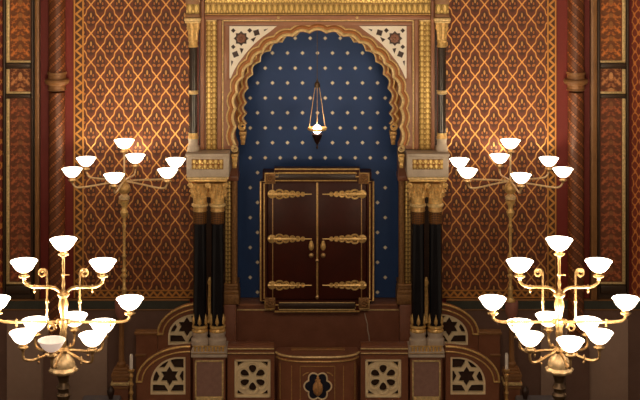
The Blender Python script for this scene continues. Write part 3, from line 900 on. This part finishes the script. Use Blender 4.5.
# quarter-round wings with a pierced star
def wing(front, side, P_, xw, yt, xs, ys, g):
    """xw the tall (inner) edge, yt its top; xs the foot of the quarter round, ys its height; g the grille box."""
    sg = -1 if xs < xw else 1
    X, Z, s, y = P_.x, P_.z, P_.s, P_.y
    where = ('in front of the %s black columns\' outer side' if front else 'partly hidden behind the %s black columns') % side
    t = thing('parapet_wing', ('%s quarter-round marble parapet wing with pierced star, ' % ('front' if front else 'rear')) + ('next to the %s column pedestal' % side if front else 'half hidden behind the %s column pair' % side), 'balustrade', (X(xs), y, 0))
    a_, b_ = abs(xw - xs), ys - yt
    q = [(xw + sg * a_ * cos(th), ys - b_ * sin(th)) for th in [PI / 2 * k / 24 for k in range(25)]]   # foot to crown
    g0, g1, gt, gb = g
    ga, gbh = abs(g1 - g0), gb - gt
    # grille window: a quarter-round-headed opening
    lo_, hi_ = (g0, g1) if sg < 0 else (g1, g0)
    def win(i):
        L = [(g1 + sg * -1 * -i * -1, gb - i)]
        pts = [(g1 - sg * -1 * 0, gb)]
        return pts
    inner = g1          # edge next to the columns
    outer = g0          # low edge
    r_flat = 7
    L = [(inner, gb), (inner, gt)] + [(inner + sg * r_flat + sg * (ga - r_flat) * sin(th), gt + (gbh * .72) * (1 - cos(th))) for th in [PI / 2 * k / 12 for k in range(13)]] + [(outer, gb)]
    window = [P_.xz(p) for p in L]
    ol = [(X(xw), .003)] + [(X(xw), Z(yt))] + [P_.xz(p) for p in q[::-1]] + [(X(xs), .003)]
    obj('slab', MB().plate(ol, [window], y, y + .1), 'parapet', t)
    cop = MB(); 
    pts = [(X(px), y - .012, Z(py)) for px, py in [(xs + sg * -6, ys), (xs + sg * -1, ys)][:0] + q]
    cop.tube(pts, 1.1 * s, 8)
    p2 = [(xw + sg * (a_ - 5.2) * cos(th), ys - (b_ - 5.2) * sin(th)) for th in [PI / 2 * k / 24 for k in range(25)]]
    cop.tube([(X(px), y - .006, Z(py)) for px, py in p2], .8 * s, 8)
    cop.box(X(xs - sg * 5.5), X(xs + sg * 1), y - .025, y - .0005, Z(ys + 1.2), Z(ys - .4), .004)
    obj('gilt_arc', cop, 'gold', t)
    gr = MB()
    w = 3.1 * s; ya, yb = y + .018, y + .05
    for i in range(len(L)):
        gr.bar(P_.xz(L[i]), P_.xz(L[(i + 1) % len(L)]), w * 1.35, ya - .005, yb)
    cx, cy, R = inner + sg * 16.2, gb - 17.6, 13.2
    S = star(cx, cy, R, R * .6, 6)
    for i in range(12): gr.bar(P_.xz(S[i]), P_.xz(S[(i + 1) % 12]), w * 1.1, ya, yb)
    ends = [(cx, gt), (outer + -sg * 2.5, cy - 6), (outer - sg * 0, cy + 7), (cx, gb), (inner, cy + 7), (inner, cy - 7)]
    tips = [S[0], S[10] if sg < 0 else S[2], S[8] if sg < 0 else S[4], S[6], S[4] if sg < 0 else S[8], S[2] if sg < 0 else S[10]]
    for e_, p_ in zip(ends, tips): gr.bar(P_.xz(p_), P_.xz(e_), w * .9, ya + .004, yb)
    obj('star_grille', gr, 'pale', t, label='pale stone grille with a six-pointed star')
    obj('recess', MB().plate([P_.xz(p) for p in L], [], y + .085, y + .095), 'dark_inset', t)
    return t
for side, sg in (('left', -1), ('right', 1)):
    m_ = lambda px: CX + sg * (CX - px) if sg > 0 else px
    WP = Pl(-1.1)
    wing(True, side, WP, m_(190.4), 346.2, m_(137), 381, (m_(150.5), m_(185.5), 357, 394.5))
    RP = Pl(-.42)
    t = wing(False, side, RP, m_(206), 303, m_(158), 333.5, (m_(168), m_(203), 314, 345))
    lw = MB().box(RP.x(m_(136)), RP.x(m_(157.6)), -.42, -.32, .003, RP.z(334.4))
    obj('low_wall', lw, 'parapet', t)
    cp = MB().box(RP.x(m_(134.5)), RP.x(m_(158)), -.445, -.31, RP.z(334.2), RP.z(331.6), .006)
    obj('coping', cp, 'moulding', t)
    obj('lower_band', MB().box(RP.x(m_(135.4)), RP.x(m_(146)), -.435, -.4205, RP.z(356.4), RP.z(353.8), .005), 'moulding', t)

# bowed centre of the parapet
BPl = Pl(-1.3)
bow = thing('bowed_reading_desk', 'bow-fronted marble desk with navy foiled medallion at the middle of the parapet', 'reading desk', (0, -1.2, 0))
xl, xr = Pl(-1.16).x(277.6), Pl(-1.16).x(357.4)
hw = (xr - xl) / 2; mx = (xl + xr) / 2
def bowpath(n=28, dep=.17):
    out = []
    for k in range(n + 1):
        u = -1 + 2 * k / n
        e = (1 - abs(u) ** 4) ** .75
        out.append((mx + u * hw, -1.16 - dep * e))
    res = []
    for k, (x, y) in enumerate(out):
        a, b = out[max(0, k - 1)], out[min(n, k + 1)]
        tx, ty = b[0] - a[0], b[1] - a[1]; l = math.hypot(tx, ty)
        res.append((x, y, ty / l, -tx / l))
    return res
path = bowpath()
ztop = Pl(-1.16).z(351)
def bowsolid(o, z0, z1):
    m = MB(); n = len(path)
    top = [m.bm.verts.new((x + nx * o, y + ny * o, z1)) for x, y, nx, ny in path]
    bot = [m.bm.verts.new((x + nx * o, y + ny * o, z0)) for x, y, nx, ny in path]
    bk = [m.bm.verts.new((x, -1.02, z)) for x in (path[0][0], path[-1][0]) for z in (z0, z1)]
    for k in range(n - 1): m.face((bot[k], bot[k + 1], top[k + 1], top[k]))
    m.face(top + [bk[3], bk[1]]); m.face(bot[::-1] + [bk[0], bk[2]])
    m.face((bot[0], top[0], bk[1], bk[0])); m.face((bot[-1], bk[2], bk[3], top[-1])); m.face((bk[0], bk[1], bk[3], bk[2]))
    return m
obj('body', bowsolid(0, .003, ztop - .071), 'parapet', bow)
obj('coping', bowsolid(.012, ztop - .07, ztop - .022), 'parapet', bow)
obj('top_slab', bowsolid(.02, ztop - .021, ztop), 'plinth', bow)
obj('highlight_strip', MB().box(Pl(-1.14).x(291), Pl(-1.14).x(345), -1.16, -1.10, ztop + .001, ztop + .024, .006), 'moulding', bow)  # thin pale slab added to imitate the highlight along the desk top
ed = MB().tube([(x + nx * .022, y + ny * .022, ztop - .011) for x, y, nx, ny in path], .013, 8)
obj('gilt_edge', ed, 'gilt_edge', bow)
ed = MB().tube([(x + nx * .013, y + ny * .013, ztop - .064) for x, y, nx, ny in path], .011, 8)
obj('gilt_fillet', ed, 'old_gold', bow)
def on_bow(px):
    """Point and outward normal on the bowed face at a measured pixel column."""
    xx = (px - 317.5) / 41.0 * hw + mx
    k = min(range(len(path)), key=lambda i: abs(path[i][0] - xx))
    return path[k]
zb_ = lambda py: Pl(-1.32).z(py)
pan = MB()
for px in (278, 291, 299.5, 335.5, 344, 357):
    x, y, nx, ny = on_bow(px)
    pan.tube([(x + nx * .003, y + ny * .003, zb_(402)), (x + nx * .003, y + ny * .003, zb_(366))], .0055, 6)
for z in (366,):
    seg = [p for p in path if on_bow(299.5)[0] - 1e-4 <= p[0] <= on_bow(335.5)[0] + 1e-4]
    pan.tube([(x + nx * .003, y + ny * .003, zb_(z)) for x, y, nx, ny in seg], .0055, 6)
obj('panel_lines', pan, 'old_gold', bow)
yf = min(p[1] for p in path)
ms = Pl(yf); cxp, cyp = 317.8, 386
fo = []
for k in range(60):
    a = 2 * PI * k / 60
    r = 9.6 + 3.0 * abs(cos(3 * a + PI / 2))
    fo.append((cxp + r * sin(a), cyp - r * 1.05 * cos(a)))
md = obj('medallion', MB().plate([ms.xz(p) for p in fo], [], yf - .008, yf - .001), 'navy', bow, label='navy blue six-lobed medallion')
ring = [(ms.x(cxp + (px - cxp) * 1.09), yf - .01, ms.z(cyp + (py - cyp) * 1.09)) for px, py in fo]
obj('rim', MB().tube(ring, .010, 6, cyclic=True), 'pale', md)
lv = MB()
for u in (-1, 1):
    lv.tube([(ms.x(cxp + u * (9 + 6 * q / 6)), yf - .008, ms.z(372.5 + 3 * (q / 6) ** 2)) for q in range(7)], .008, 6)
obj('leaf', lv, 'old_gold', md)
ur = MB().lathe([(.006, ms.z(375)), (.018, ms.z(376.5)), (.016, ms.z(378)), (.034, ms.z(379)), (.030, ms.z(381)), (.055, ms.z(384)), (.06, ms.z(388)), (.048, ms.z(392)), (.02, ms.z(394.5))], ms.x(cxp), yf - .03, 0, 20, mod=lambda r, z, a: r * (.45 + .55 * abs(cos(a))))
obj('urn', ur, 'urn_gold', md)

# ------------------------------------------------------------------ newel posts beside the wings
def newel(side, px):
    P_ = Pl(-.75); X, Z, s = P_.x, P_.z, P_.s
    t = thing('newel_post', 'square marble post with slim shaft and pink top carrying the %s seven-bowl candelabrum' % side, 'post', (X(px), -.75, 0))
    b = MB().box(X(px - 7.5), X(px + 7.5), -.84, -.66, .003, Z(378), .006)
    obj('base', b, 'parapet', t)
    c = MB()
    for w, h0, h1 in ((6.4, 366.5, 368.8), (8.0, 368.9, 371.5), (9.2, 371.6, 374.4), (8.6, 374.5, 377.9)):
        c.box(X(px - w), X(px + w), -.75 - w * s, -.75 + w * s, Z(h1), Z(h0), .005)
    obj('cap', c, 'moulding', t)
    c = MB().box(X(px - 9.4), X(px + 9.4), -.75 - 9.4 * s, -.75 + 9.4 * s, Z(382.6), Z(379.6), .006)
    obj('gilt_band', c, 'gilt_edge', t)
    obj('lower_moulding', MB().box(X(px - 8.4), X(px + 8.4), -.75 - 8.4 * s, -.75 + 8.4 * s, Z(386.4), Z(384), .006), 'moulding', t)
    sh = MB().lathe([(.05, Z(366.4)), (.055, Z(363)), (.036, Z(361)), (.03, Z(340)), (.03, Z(322)), (.045, Z(320)), (.04, Z(317))], X(px), -.75, 0, 16)
    obj('shaft', sh, 'moulding', t)
    k = MB().lathe([(4.4 * s, Z(316.9)), (6.4 * s, Z(312)), (6.8 * s, Z(303)), (6.2 * s, Z(301))], X(px), -.75, 0, 16)
    obj('top', k, 'pink', t, label='rounded pink marble top')
    return X(px), Z(301)
nl = newel('left', 121.4)
nr = newel('right', 511.6)

# ================================================================== CANDELABRA
def bowl_mesh():
    pr = [(.022, 0), (.038, .002), (.060, .014), (.080, .034), (.095, .056), (.105, .075), (.114, .087), (.122, .096), (.1205, .0995),
          (.112, .092), (.102, .079), (.091, .058), (.076, .038), (.057, .019), (.038, .009), (.002, .007)]
    b = MB().lathe(pr, 0, 0, 0, 28, close=False)
    b.face([v for v in b.bm.verts][:28])
    bmesh.ops.recalc_face_normals(b.bm, faces=b.bm.faces)
    me = bpy.data.meshes.new('glass_bowl'); b.bm.to_mesh(me); b.bm.free(); me.shade_smooth()
    me.materials.append(M['glow'])
    return me
BOWL = bowl_mesh()
def holder_mesh():
    pr = [(.012, -.075), (.016, -.07), (.014, -.055), (.04, -.045), (.046, -.03), (.03, -.024), (.024, -.01), (.04, -.003), (.03, .0)]
    b = MB().lathe(pr, 0, 0, 0, 24, mod=lambda r, z, a: r * (1 + (.12 * cos(6 * a) if r > .035 else 0)))
    bmesh.ops.recalc_face_normals(b.bm, faces=b.bm.faces)
    me = bpy.data.meshes.new('shade_holder'); b.bm.to_mesh(me); b.bm.free(); me.shade_smooth()
    me.materials.append(M['brass'])
    return me
HOLD = holder_mesh()
BOWL_DIM = BOWL.copy(); BOWL_DIM.materials.clear(); BOWL_DIM.materials.append(M['glow_dim'])
POWER = 4.4; NEAR = 27.0
def bulb(root, p, power):
    L = bpy.data.lights.new('bulb_light', 'POINT'); L.energy = power; L.color = (1, .80, .56); L.shadow_soft_size = .04
    o = bpy.data.objects.new('bulb_light', L); COL.objects.link(o); o.parent = root; o.location = Vector(p) - ROOT[root]
def put_bowl(root, arm, p, power=POWER, dim=False, h=.093):
    """p: centre of the bowl's underside. Bowl and holder are sub-parts of the arm."""
    for me, nm in ((BOWL_DIM if dim else BOWL, 'glass_bowl'), (HOLD, 'shade_holder')):
        o = bpy.data.objects.new(nm, me); COL.objects.link(o); o.parent = arm; o.location = Vector(p) - ROOT[root]
        if dim and nm == 'glass_bowl': o['label'] = 'dim pinkish glass bowl'
    if not dim: bulb(root, (p[0], p[1], p[2] + h), power)

def curve3(keys, n=8):
    """Catmull-Rom through the keys."""
    k = [Vector(p) for p in keys]; k = [k[0] * 2 - k[1]] + k + [k[-1] * 2 - k[-2]]
    out = []
    for i in range(1, len(k) - 2):
        for q in range(n):
            t = q / n
            out.append(.5 * ((2 * k[i]) + (k[i + 1] - k[i - 1]) * t + (2 * k[i - 1] - 5 * k[i] + 4 * k[i + 1] - k[i + 2]) * t * t + (3 * k[i] - k[i - 1] - 3 * k[i + 1] + k[i + 2]) * t ** 3))
    out.append(k[-2]); return out

def rear_candelabrum(side, px, bx, bz, sg):
    yc = -.78
    P_ = Pl(yc); s = P_.s; Z = P_.z; x0 = bx
    t = thing('candelabrum', 'gilt standing lamp with seven glass bowls, %s of the ark against the lattice wall' % side, 'candelabrum', (x0, yc, bz), 'pair of seven-bowl lamps')
    prof = [(.06, bz + .003), (.062, bz + .02), (.03, bz + .05), (.024, Z(292)), (.034, Z(289)), (.02, Z(287)), (.018, Z(278)), (.036, Z(276.5)), (.036, Z(275)), (.018, Z(273.5)), (.034, Z(270.5)), (.018, Z(268)), (.016, Z(258)),
            (.03, Z(256)), (.016, Z(254)), (.017, Z(228)), (.026, Z(226)), (.017, Z(224)), (.018, Z(218)), (.04, Z(215)), (.05, Z(212)), (.028, Z(209)), (.03, Z(206)), (.052, Z(203)), (.06, Z(200.5)), (.03, Z(199.6))]
    obj('stem', MB().lathe(prof, x0, yc, 0, 20), 'gold', t)
    obj('collar', MB().lathe([(.03, Z(199.5)), (.064, Z(199)), (.066, Z(196.4)), (.04, Z(195)), (.03, Z(194))], x0, yc, 0, 20), 'lamp_gilt', t)
    obj('ball', MB().lathe([(.03, Z(194)), (.062, Z(192)), (.076, Z(188.5)), (.066, Z(185)), (.04, Z(183)), (.028, Z(182)), (.034, Z(180.5)), (.014, Z(179))], x0, yc, 0, 24), 'old_gold', t)
    a = obj('central_arm', MB().tube([(x0, yc, Z(180)), (x0, yc, Z(148.2) - .075)], .011, 8), 'lamp_gilt', t)
    put_bowl(t, a, (x0, yc, Z(148.4)), POWER, h=.062)
    for dx, dy in ((-10.5, 10), (43, 5.2), (51, -5.4), (10.8, -9.8), (-38.5, -6.6), (-52.5, 4.4)):
        ey = yc - dy * s / .2
        ex = Pl(ey).x(px + (dx if sg < 0 else -dx))
        zb = Z(172.6)
        dv = Vector((ex - x0, ey - yc, 0)); ln = dv.length; dv.normalize()
        keys = [Vector((x0, yc, Z(181))) + dv * q + Vector((0, 0, h)) for q, h in ((.02, 0), (ln * .35, -.01), (ln * .78, -.03), (ln * .93, -.02), (ln * .995, .03))] + [Vector((ex, ey, zb - .074))]
        a = obj('arm', MB().tube(curve3(keys), .0105, 8), 'lamp_gilt', t)
        put_bowl(t, a, (ex, ey, zb), POWER * (.45 if dy < 0 else 1), h=.062)
rear_candelabrum('left', 124.6, Pl(-.78).x(124.2), nl[1], -1)
rear_candelabrum('right', 510.4, Pl(-.78).x(510.4), nr[1], 1)

def spiral_pts(cx, cy, cz, r, turns, sg, n=24, a0=0):
    out = []
    for q in range(n):
        t_ = q / (n - 1); a = a0 + t_ * turns * 2 * PI; rr = r * (1 - .75 * t_)
        out.append((cx + sg * rr * cos(a), cy, cz + rr * sin(a)))
    return out

def front_candelabrum(side, px, sg):
    yc = -5.25
    P_ = Pl(yc); s = P_.s; Z = P_.z; x0 = P_.x(px)
    t = thing('large_candelabrum', 'large tiered gilt lamp with eleven glass bowls in the near %s corner' % side, 'candelabrum', (x0, yc, 0), 'pair of eleven-bowl lamps')
    X = lambda q: x0 + (q - 63.4) * s
    # pedestal foot, turned stem
    obj('foot', MB().lathe([(.34, .003), (.34, .05), (.28, .07), (.26, .14), (.14, .22), (.09, .3), (.07, .36)], x0, yc, 0, 28), 'dark_bronze', t)
    z1 = Z(374)
    pr = [(.06, .361), (.05, .5), (.065, .55), (.045, .6), (.042, 1.4), (.06, 1.45), (.045, 1.5), (.042, Z(400)), (.06, Z(397)), (.065, Z(394.5)), (.045, Z(392)), (.05, Z(389)), (.066, Z(387)), (.05, Z(384.5)), (.04, Z(382)), (.05, Z(378)), (.06, Z(374.5))]
    obj('stem', MB().lathe(pr, x0, yc, 0, 20), 'dark_bronze', t)
    boss = MB().lathe([(.06, Z(374.3)), (.085, Z(373)), (.118, Z(371)), (.124, Z(369)), (.10, Z(366.5)), (.104, Z(364)), (.092, Z(360)), (.066, Z(356.5)), (.04, Z(354)), (.03, Z(352))], x0, yc, 0, 36, mod=lambda r, z, a: r * (1 + (.07 * cos(9 * a) if r > .108 else 0)))
    obj('boss', boss, 'lamp_gilt', t)
    up = MB().lathe([(.05, Z(352)), (.055, Z(349.5)), (.03, Z(347)), (.024, Z(338)), (.034, Z(334)), (.028, Z(329)), (.04, Z(324)), (.04, Z(320)), (.022, Z(318)), (.03, Z(312)), (.046, Z(305)), (.036, Z(300)), (.03, Z(298)), (.056, Z(294.5)), (.05, Z(293)), (.02, Z(291)),
                     (.012, Z(288)), (.018, Z(284)), (.012, Z(281)), (.012, Z(276)), (.02, Z(274.5)), (.012, Z(273)), (.012, Z(266)), (.016, Z(264)), (.012, Z(262)), (.012, Z(258.6))], x0, yc, 0, 18)
    for q, w in ((275, 6),):
        up.tube([(x0 - .02, yc, Z(q)), (x0 + w * s, yc, Z(q))], .006, 6)
    top = obj('central_arm', up, 'brass', t)
    put_bowl(t, top, (x0, yc, Z(250.3)), NEAR)
    # two upper arms
    for u in (-1, 1):
        keys = [(X(63.4 + u * 2), yc, Z(294)), (X(63.4 + u * 6), yc, Z(289.5)), (X(63.4 + u * 12), yc, Z(287.2)), (X(63.4 + u * 27), yc, Z(287)), (X(63.4 + u * 34), yc, Z(286)), (X(63.4 + u * 38.6), yc, Z(282.5)), (X(63.4 + u * 39.4), yc, Z(278))]
        b = MB().tube(curve3(keys), .0135, 8)
        b.lathe([(.004, Z(293)), (.014, Z(291)), (.006, Z(289.5)), (.017, Z(287)), (.006, Z(284.5))], X(63.4 + u * 29), yc, 0, 10)
        a = obj('arm', b, 'brass', t)
        put_bowl(t, a, (X(63.4 + u * 39.4), yc, Z(272.0)), NEAR)
    # two wide arms
    for u in (-1, 1):
        keys = [(X(63.4 + u * 2), yc, Z(321.4)), (X(63.4 + u * 20), yc, Z(321.8)), (X(63.4 + u * 52), yc, Z(322)), (X(63.4 + u * 62), yc, Z(321)), (X(63.4 + u * 66), yc, Z(318)), (X(63.4 + u * 66.6), yc, Z(315))]
        b = MB().tube(curve3(keys), .013, 8)
        b.lathe([(.004, Z(327)), (.014, Z(325)), (.006, Z(324)), (.02, Z(321.6)), (.006, Z(319))], X(63.4 + u * 47), yc, 0, 10)
        b.lathe([(.016, Z(324)), (.026, Z(321.6)), (.016, Z(319))], X(63.4 + u * 5), yc, 0, 10)
        a = obj('arm', b, 'brass', t)
        put_bowl(t, a, (X(63.4 + u * 66.6), yc, Z(309.4)), NEAR)
        # upright rods ending in a curl
        rod = [(X(63.4 + u * 16.4), yc, Z(321.4)), (X(63.4 + u * 16.4), yc, Z(300)), (X(63.4 + u * 16.4), yc, Z(276))]
        sp = [(X(63.4 + u * (20.8 - 4.4 * cos(a_) * (1 - .62 * a_ / 9))), yc, Z(273 - 4.4 * sin(a_) * (1 - .62 * a_ / 9))) for a_ in [q * .3 for q in range(31)]]
        rb = MB().tube(rod + sp, .0095, 8)
        rb.lathe([(.012, Z(303)), (.017, Z(301.5)), (.012, Z(300))], X(63.4 + u * 16.4), yc, 0, 10)
        obj('curled_rod', rb, 'brass', t)
        low = [(X(63.4 + u * 3), yc, Z(323)), (X(63.4 + u * 6), yc, Z(331))]
    u = -1 if sg < 0 else 1
    sp = [(X(63.4 + u * (11.6 - 4.6 * cos(a_) * (1 - .62 * a_ / 9))), yc - .01, Z(327.4 - 4.6 * sin(a_) * (1 - .62 * a_ / 9))) for a_ in [q * .3 for q in range(31)]]
    obj('small_scroll', MB().tube(sp, .008, 6), 'brass', t)
    # lower ring of six
    for k in range(6):
        th = math.radians(-6 + 60 * k)
        R_ = 40.5 * s
        dx, dy = R_ * sin(th), -R_ * cos(th)
        if sg > 0: dx = -dx
        zb = Z(338.2)
        dv = Vector((dx, dy, 0)); ln = dv.length; dv.normalize()
        keys = [Vector((x0, yc, Z(350.5))) + dv * q + Vector((0, 0, h)) for q, h in ((.03, 0), (ln * .35, -.015), (ln * .75, -.05), (ln * .95, -.035), (ln, .0))] + [Vector((x0 + dx, yc + dy, zb - .074))]
        b = MB().tube(curve3(keys), .0125, 8)
        p = Vector((x0, yc, Z(350.5))) + dv * (ln * .62)
        b.lathe([(.004, -.09), (.012, -.07), (.005, -.06), (.017, -.035), (.006, -.01)], p.x, p.y, p.z, 10)
        a = obj('arm', b, 'brass', t)
        put_bowl(t, a, (x0 + dx, yc + dy, zb), NEAR, dim=(sg < 0 and k == 0))
front_candelabrum('left', 63.4, -1)
front_candelabrum('right', 559.2, 1)

# ------------------------------------------------------------------ candlesticks in front of the wings
def candlestick(side, px, top):
    P_ = Pl(-1.9); X, Z = P_.x, P_.z; x = X(px); y = -1.9
    t = thing('candlestick', 'slender turned candlestick with white candle before the %s front parapet wing' % side, 'candlestick', (x, y, 0), 'pair of floor candlesticks')
    obj('foot', MB().lathe([(.13, .003), (.13, .02), (.06, .05), (.03, .1)], x, y, 0, 20), 'dark_bronze', t)
    pr = [(.02, .1)]
    z = .16
    while z < Z(376):
        pr += [(.015, z), (.026, z + .03), (.015, z + .06)]; z += .095
    pr += [(.016, Z(373)), (.035, Z(371)), (.036, Z(369.6)), (.018, Z(369))]
    obj('shaft', MB().lathe(pr, x, y, 0, 14), 'old_gold', t)
    obj('candle', MB().lathe([(.019, Z(368.9)), (.019, Z(top + 2)), (.012, Z(top))], x, y, 0, 14), 'wax', t)
    obj('wick', MB().lathe([(.003, Z(top) - .002), (.002, Z(top - 2.2))], x, y, 0, 6), 'wood_dark', t)
candlestick('left', 131.2, 354)
candlestick('right', 506.6, 353)

# ------------------------------------------------------------------ lamp hanging in the niche
HP = Pl(-.8)
hx = HP.x(317.2); Z = HP.z
lamp = thing('hanging_lamp', 'small glowing lamp hung on chains before the blue starry niche', 'lamp', (hx, -.8, Z(150)))
obj('chain', MB().tube([(hx, -.8, Z(84)), (hx, -.8, FP.z(30.8) - .012)], .004, 6), 'dark_bronze', lamp)
obj('canopy', MB().lathe([(.028, Z(87.5)), (.034, Z(86)), (.03, Z(83)), (.012, Z(81.5)), (.008, Z(79))], hx, -.8, 0, 16), 'dark_bronze', lamp)
for k in range(3):
    a = PI / 2 + 2 * PI * k / 3 + PI
    a = (-PI / 2 if k == 0 else (PI * .08 if k == 1 else PI * .92))
    obj('suspension_chain', MB().tube([(hx + .026 * cos(a), -.8 + .026 * sin(a), Z(87)), (hx + .1 * cos(a), -.8 + .1 * sin(a), Z(128))], .0035, 6), 'gold', lamp)
bw = MB().lathe([(.11, Z(127.6)), (.118, Z(129)), (.108, Z(130)), (.10, Z(129))], hx, -.8, 0, 24, close=False)
obj('ring', bw, 'gold', lamp)
cup = MB().lathe([(.008, Z(149)), (.014, Z(147)), (.008, Z(145)), (.035, Z(141)), (.06, Z(136)), (.066, Z(133.8)), (.055, Z(134)), (.015, Z(139))], hx, -.8, 0, 20, close=False)
obj('cup', cup, 'ruby', lamp)
fl = MB().lathe([(.02, Z(133.6)), (.046, Z(131.8)), (.055, Z(129.6)), (.042, Z(126.6)), (.008, Z(124.6))], hx, -.8, 0, 16)
obj('light_glass', fl, 'bulb', lamp, label='glowing white light glass')
L = bpy.data.lights.new('lamp_light', 'POINT'); L.energy = 1.5; L.color = (1, .75, .55); L.shadow_soft_size = .03
o = bpy.data.objects.new('lamp_light', L); COL.objects.link(o); o.parent = lamp; o.location = Vector((hx, -.93, Z(122))) - ROOT[lamp]

# ------------------------------------------------------------------ seats below the newel posts, only their tops in the frame
def chair(side, x0, x1, blob):
    P_ = Pl(-1.5); X, Z = P_.x, P_.z
    c = (x0 + x1) / 2
    t = thing('upholstered_seat', 'seat with pale blue-grey top at the bottom of the picture, beside the %s newel post' % side, 'seat', (X(c), -1.3, 0), 'pair of pale-topped seats')
    zt_ = Pl(-1.05).z(393.5)
    cu = MB().box(X(x0), X(x1), -1.5, -1.05, zt_ - .12, zt_ - .01, .03)
    obj('cushion', cu, 'cloth', t)
    obj('seat_rail', MB().box(X(x0) - .015, X(x1) + .015, -1.515, -1.035, zt_ - .22, zt_ - .122, .01), 'wood_dark', t)
    for a in (X(x0) + .03, X(x1) - .03):
        for b in (-1.48, -1.07):
            obj('leg', MB().lathe([(.03, .003), (.022, .1), (.035, .3), (.03, zt_ - .221)], a, b, 0, 12), 'wood_dark', t)
    xb = X(blob)
    obj('arm_post', MB().lathe([(.03, zt_ - .12), (.025, zt_), (.03, zt_ + .02), (.04, zt_ + .05), (.045, zt_ + .08), (.035, zt_ + .115), (.012, zt_ + .14)], xb, -1.2, 0, 12), 'wood_dark', t)
chair('left', 77, 116.5, 107)
chair('right', 520, 560, 529)

GROUPS = {'lattice_wall_panel': 'pair of gilded lattice wall panels', 'twisted_column': 'pair of spiral-banded wall columns', 'panelled_pilaster': 'pair of painted pilasters',
          'damask_panel': 'foliage wall strips at the edges', 'dado_slab': 'dado slabs under the lamps', 'impost_block': 'imposts over the black columns', 'column_pedestal': 'pedestals of the black columns',
          'balustrade_panel': 'flower panels of the parapet', 'parapet_wing': 'quarter-round parapet wings', 'newel_post': 'posts carrying the rear candelabra'}
for o in list(COL.objects):
    if o.parent is None and o.name.split('.')[0] in GROUPS: o['group'] = GROUPS[o.name.split('.')[0]]

# ================================================================== LIGHT AND CAMERA
w = bpy.data.worlds.new('hall'); sc.world = w; w.use_nodes = True
bg = w.node_tree.nodes['Background']; bg.inputs[0].default_value = (1, .72, .5, 1); bg.inputs[1].default_value = .16
def area(name, loc, aim, size, power, col):
    L = bpy.data.lights.new(name, 'AREA'); L.size = size; L.energy = power; L.color = col
    o = bpy.data.objects.new(name, L); COL.objects.link(o); o.location = loc
    o.rotation_euler = (Vector(aim) - Vector(loc)).to_track_quat('-Z', 'Y').to_euler()
area('hall_fill_light', (0, -13.5, 9.4), (0, 0, 3.2), 2.4, 250, (1, .80, .60))  # unseen area light added as warm general fill, high in front of the ark

cam = bpy.data.cameras.new('camera'); co = bpy.data.objects.new('camera', cam); COL.objects.link(co)
co.location = (0, -CAMD, CAMH); co.rotation_euler = (PI / 2, 0, 0)
cam.sensor_width = 36; cam.sensor_fit = 'HORIZONTAL'; cam.lens = 36 * F / 640
cam.shift_x = (320 - CX) / 640; cam.shift_y = (HOR - 200) / 640
cam.clip_end = 100
sc.camera = co
sc.view_settings.view_transform = 'Standard'; sc.view_settings.look = 'None'; sc.view_settings.gamma = 1
sc.view_settings.use_curve_mapping = False; sc.view_settings.exposure = 0
sc.cycles.use_denoising = True
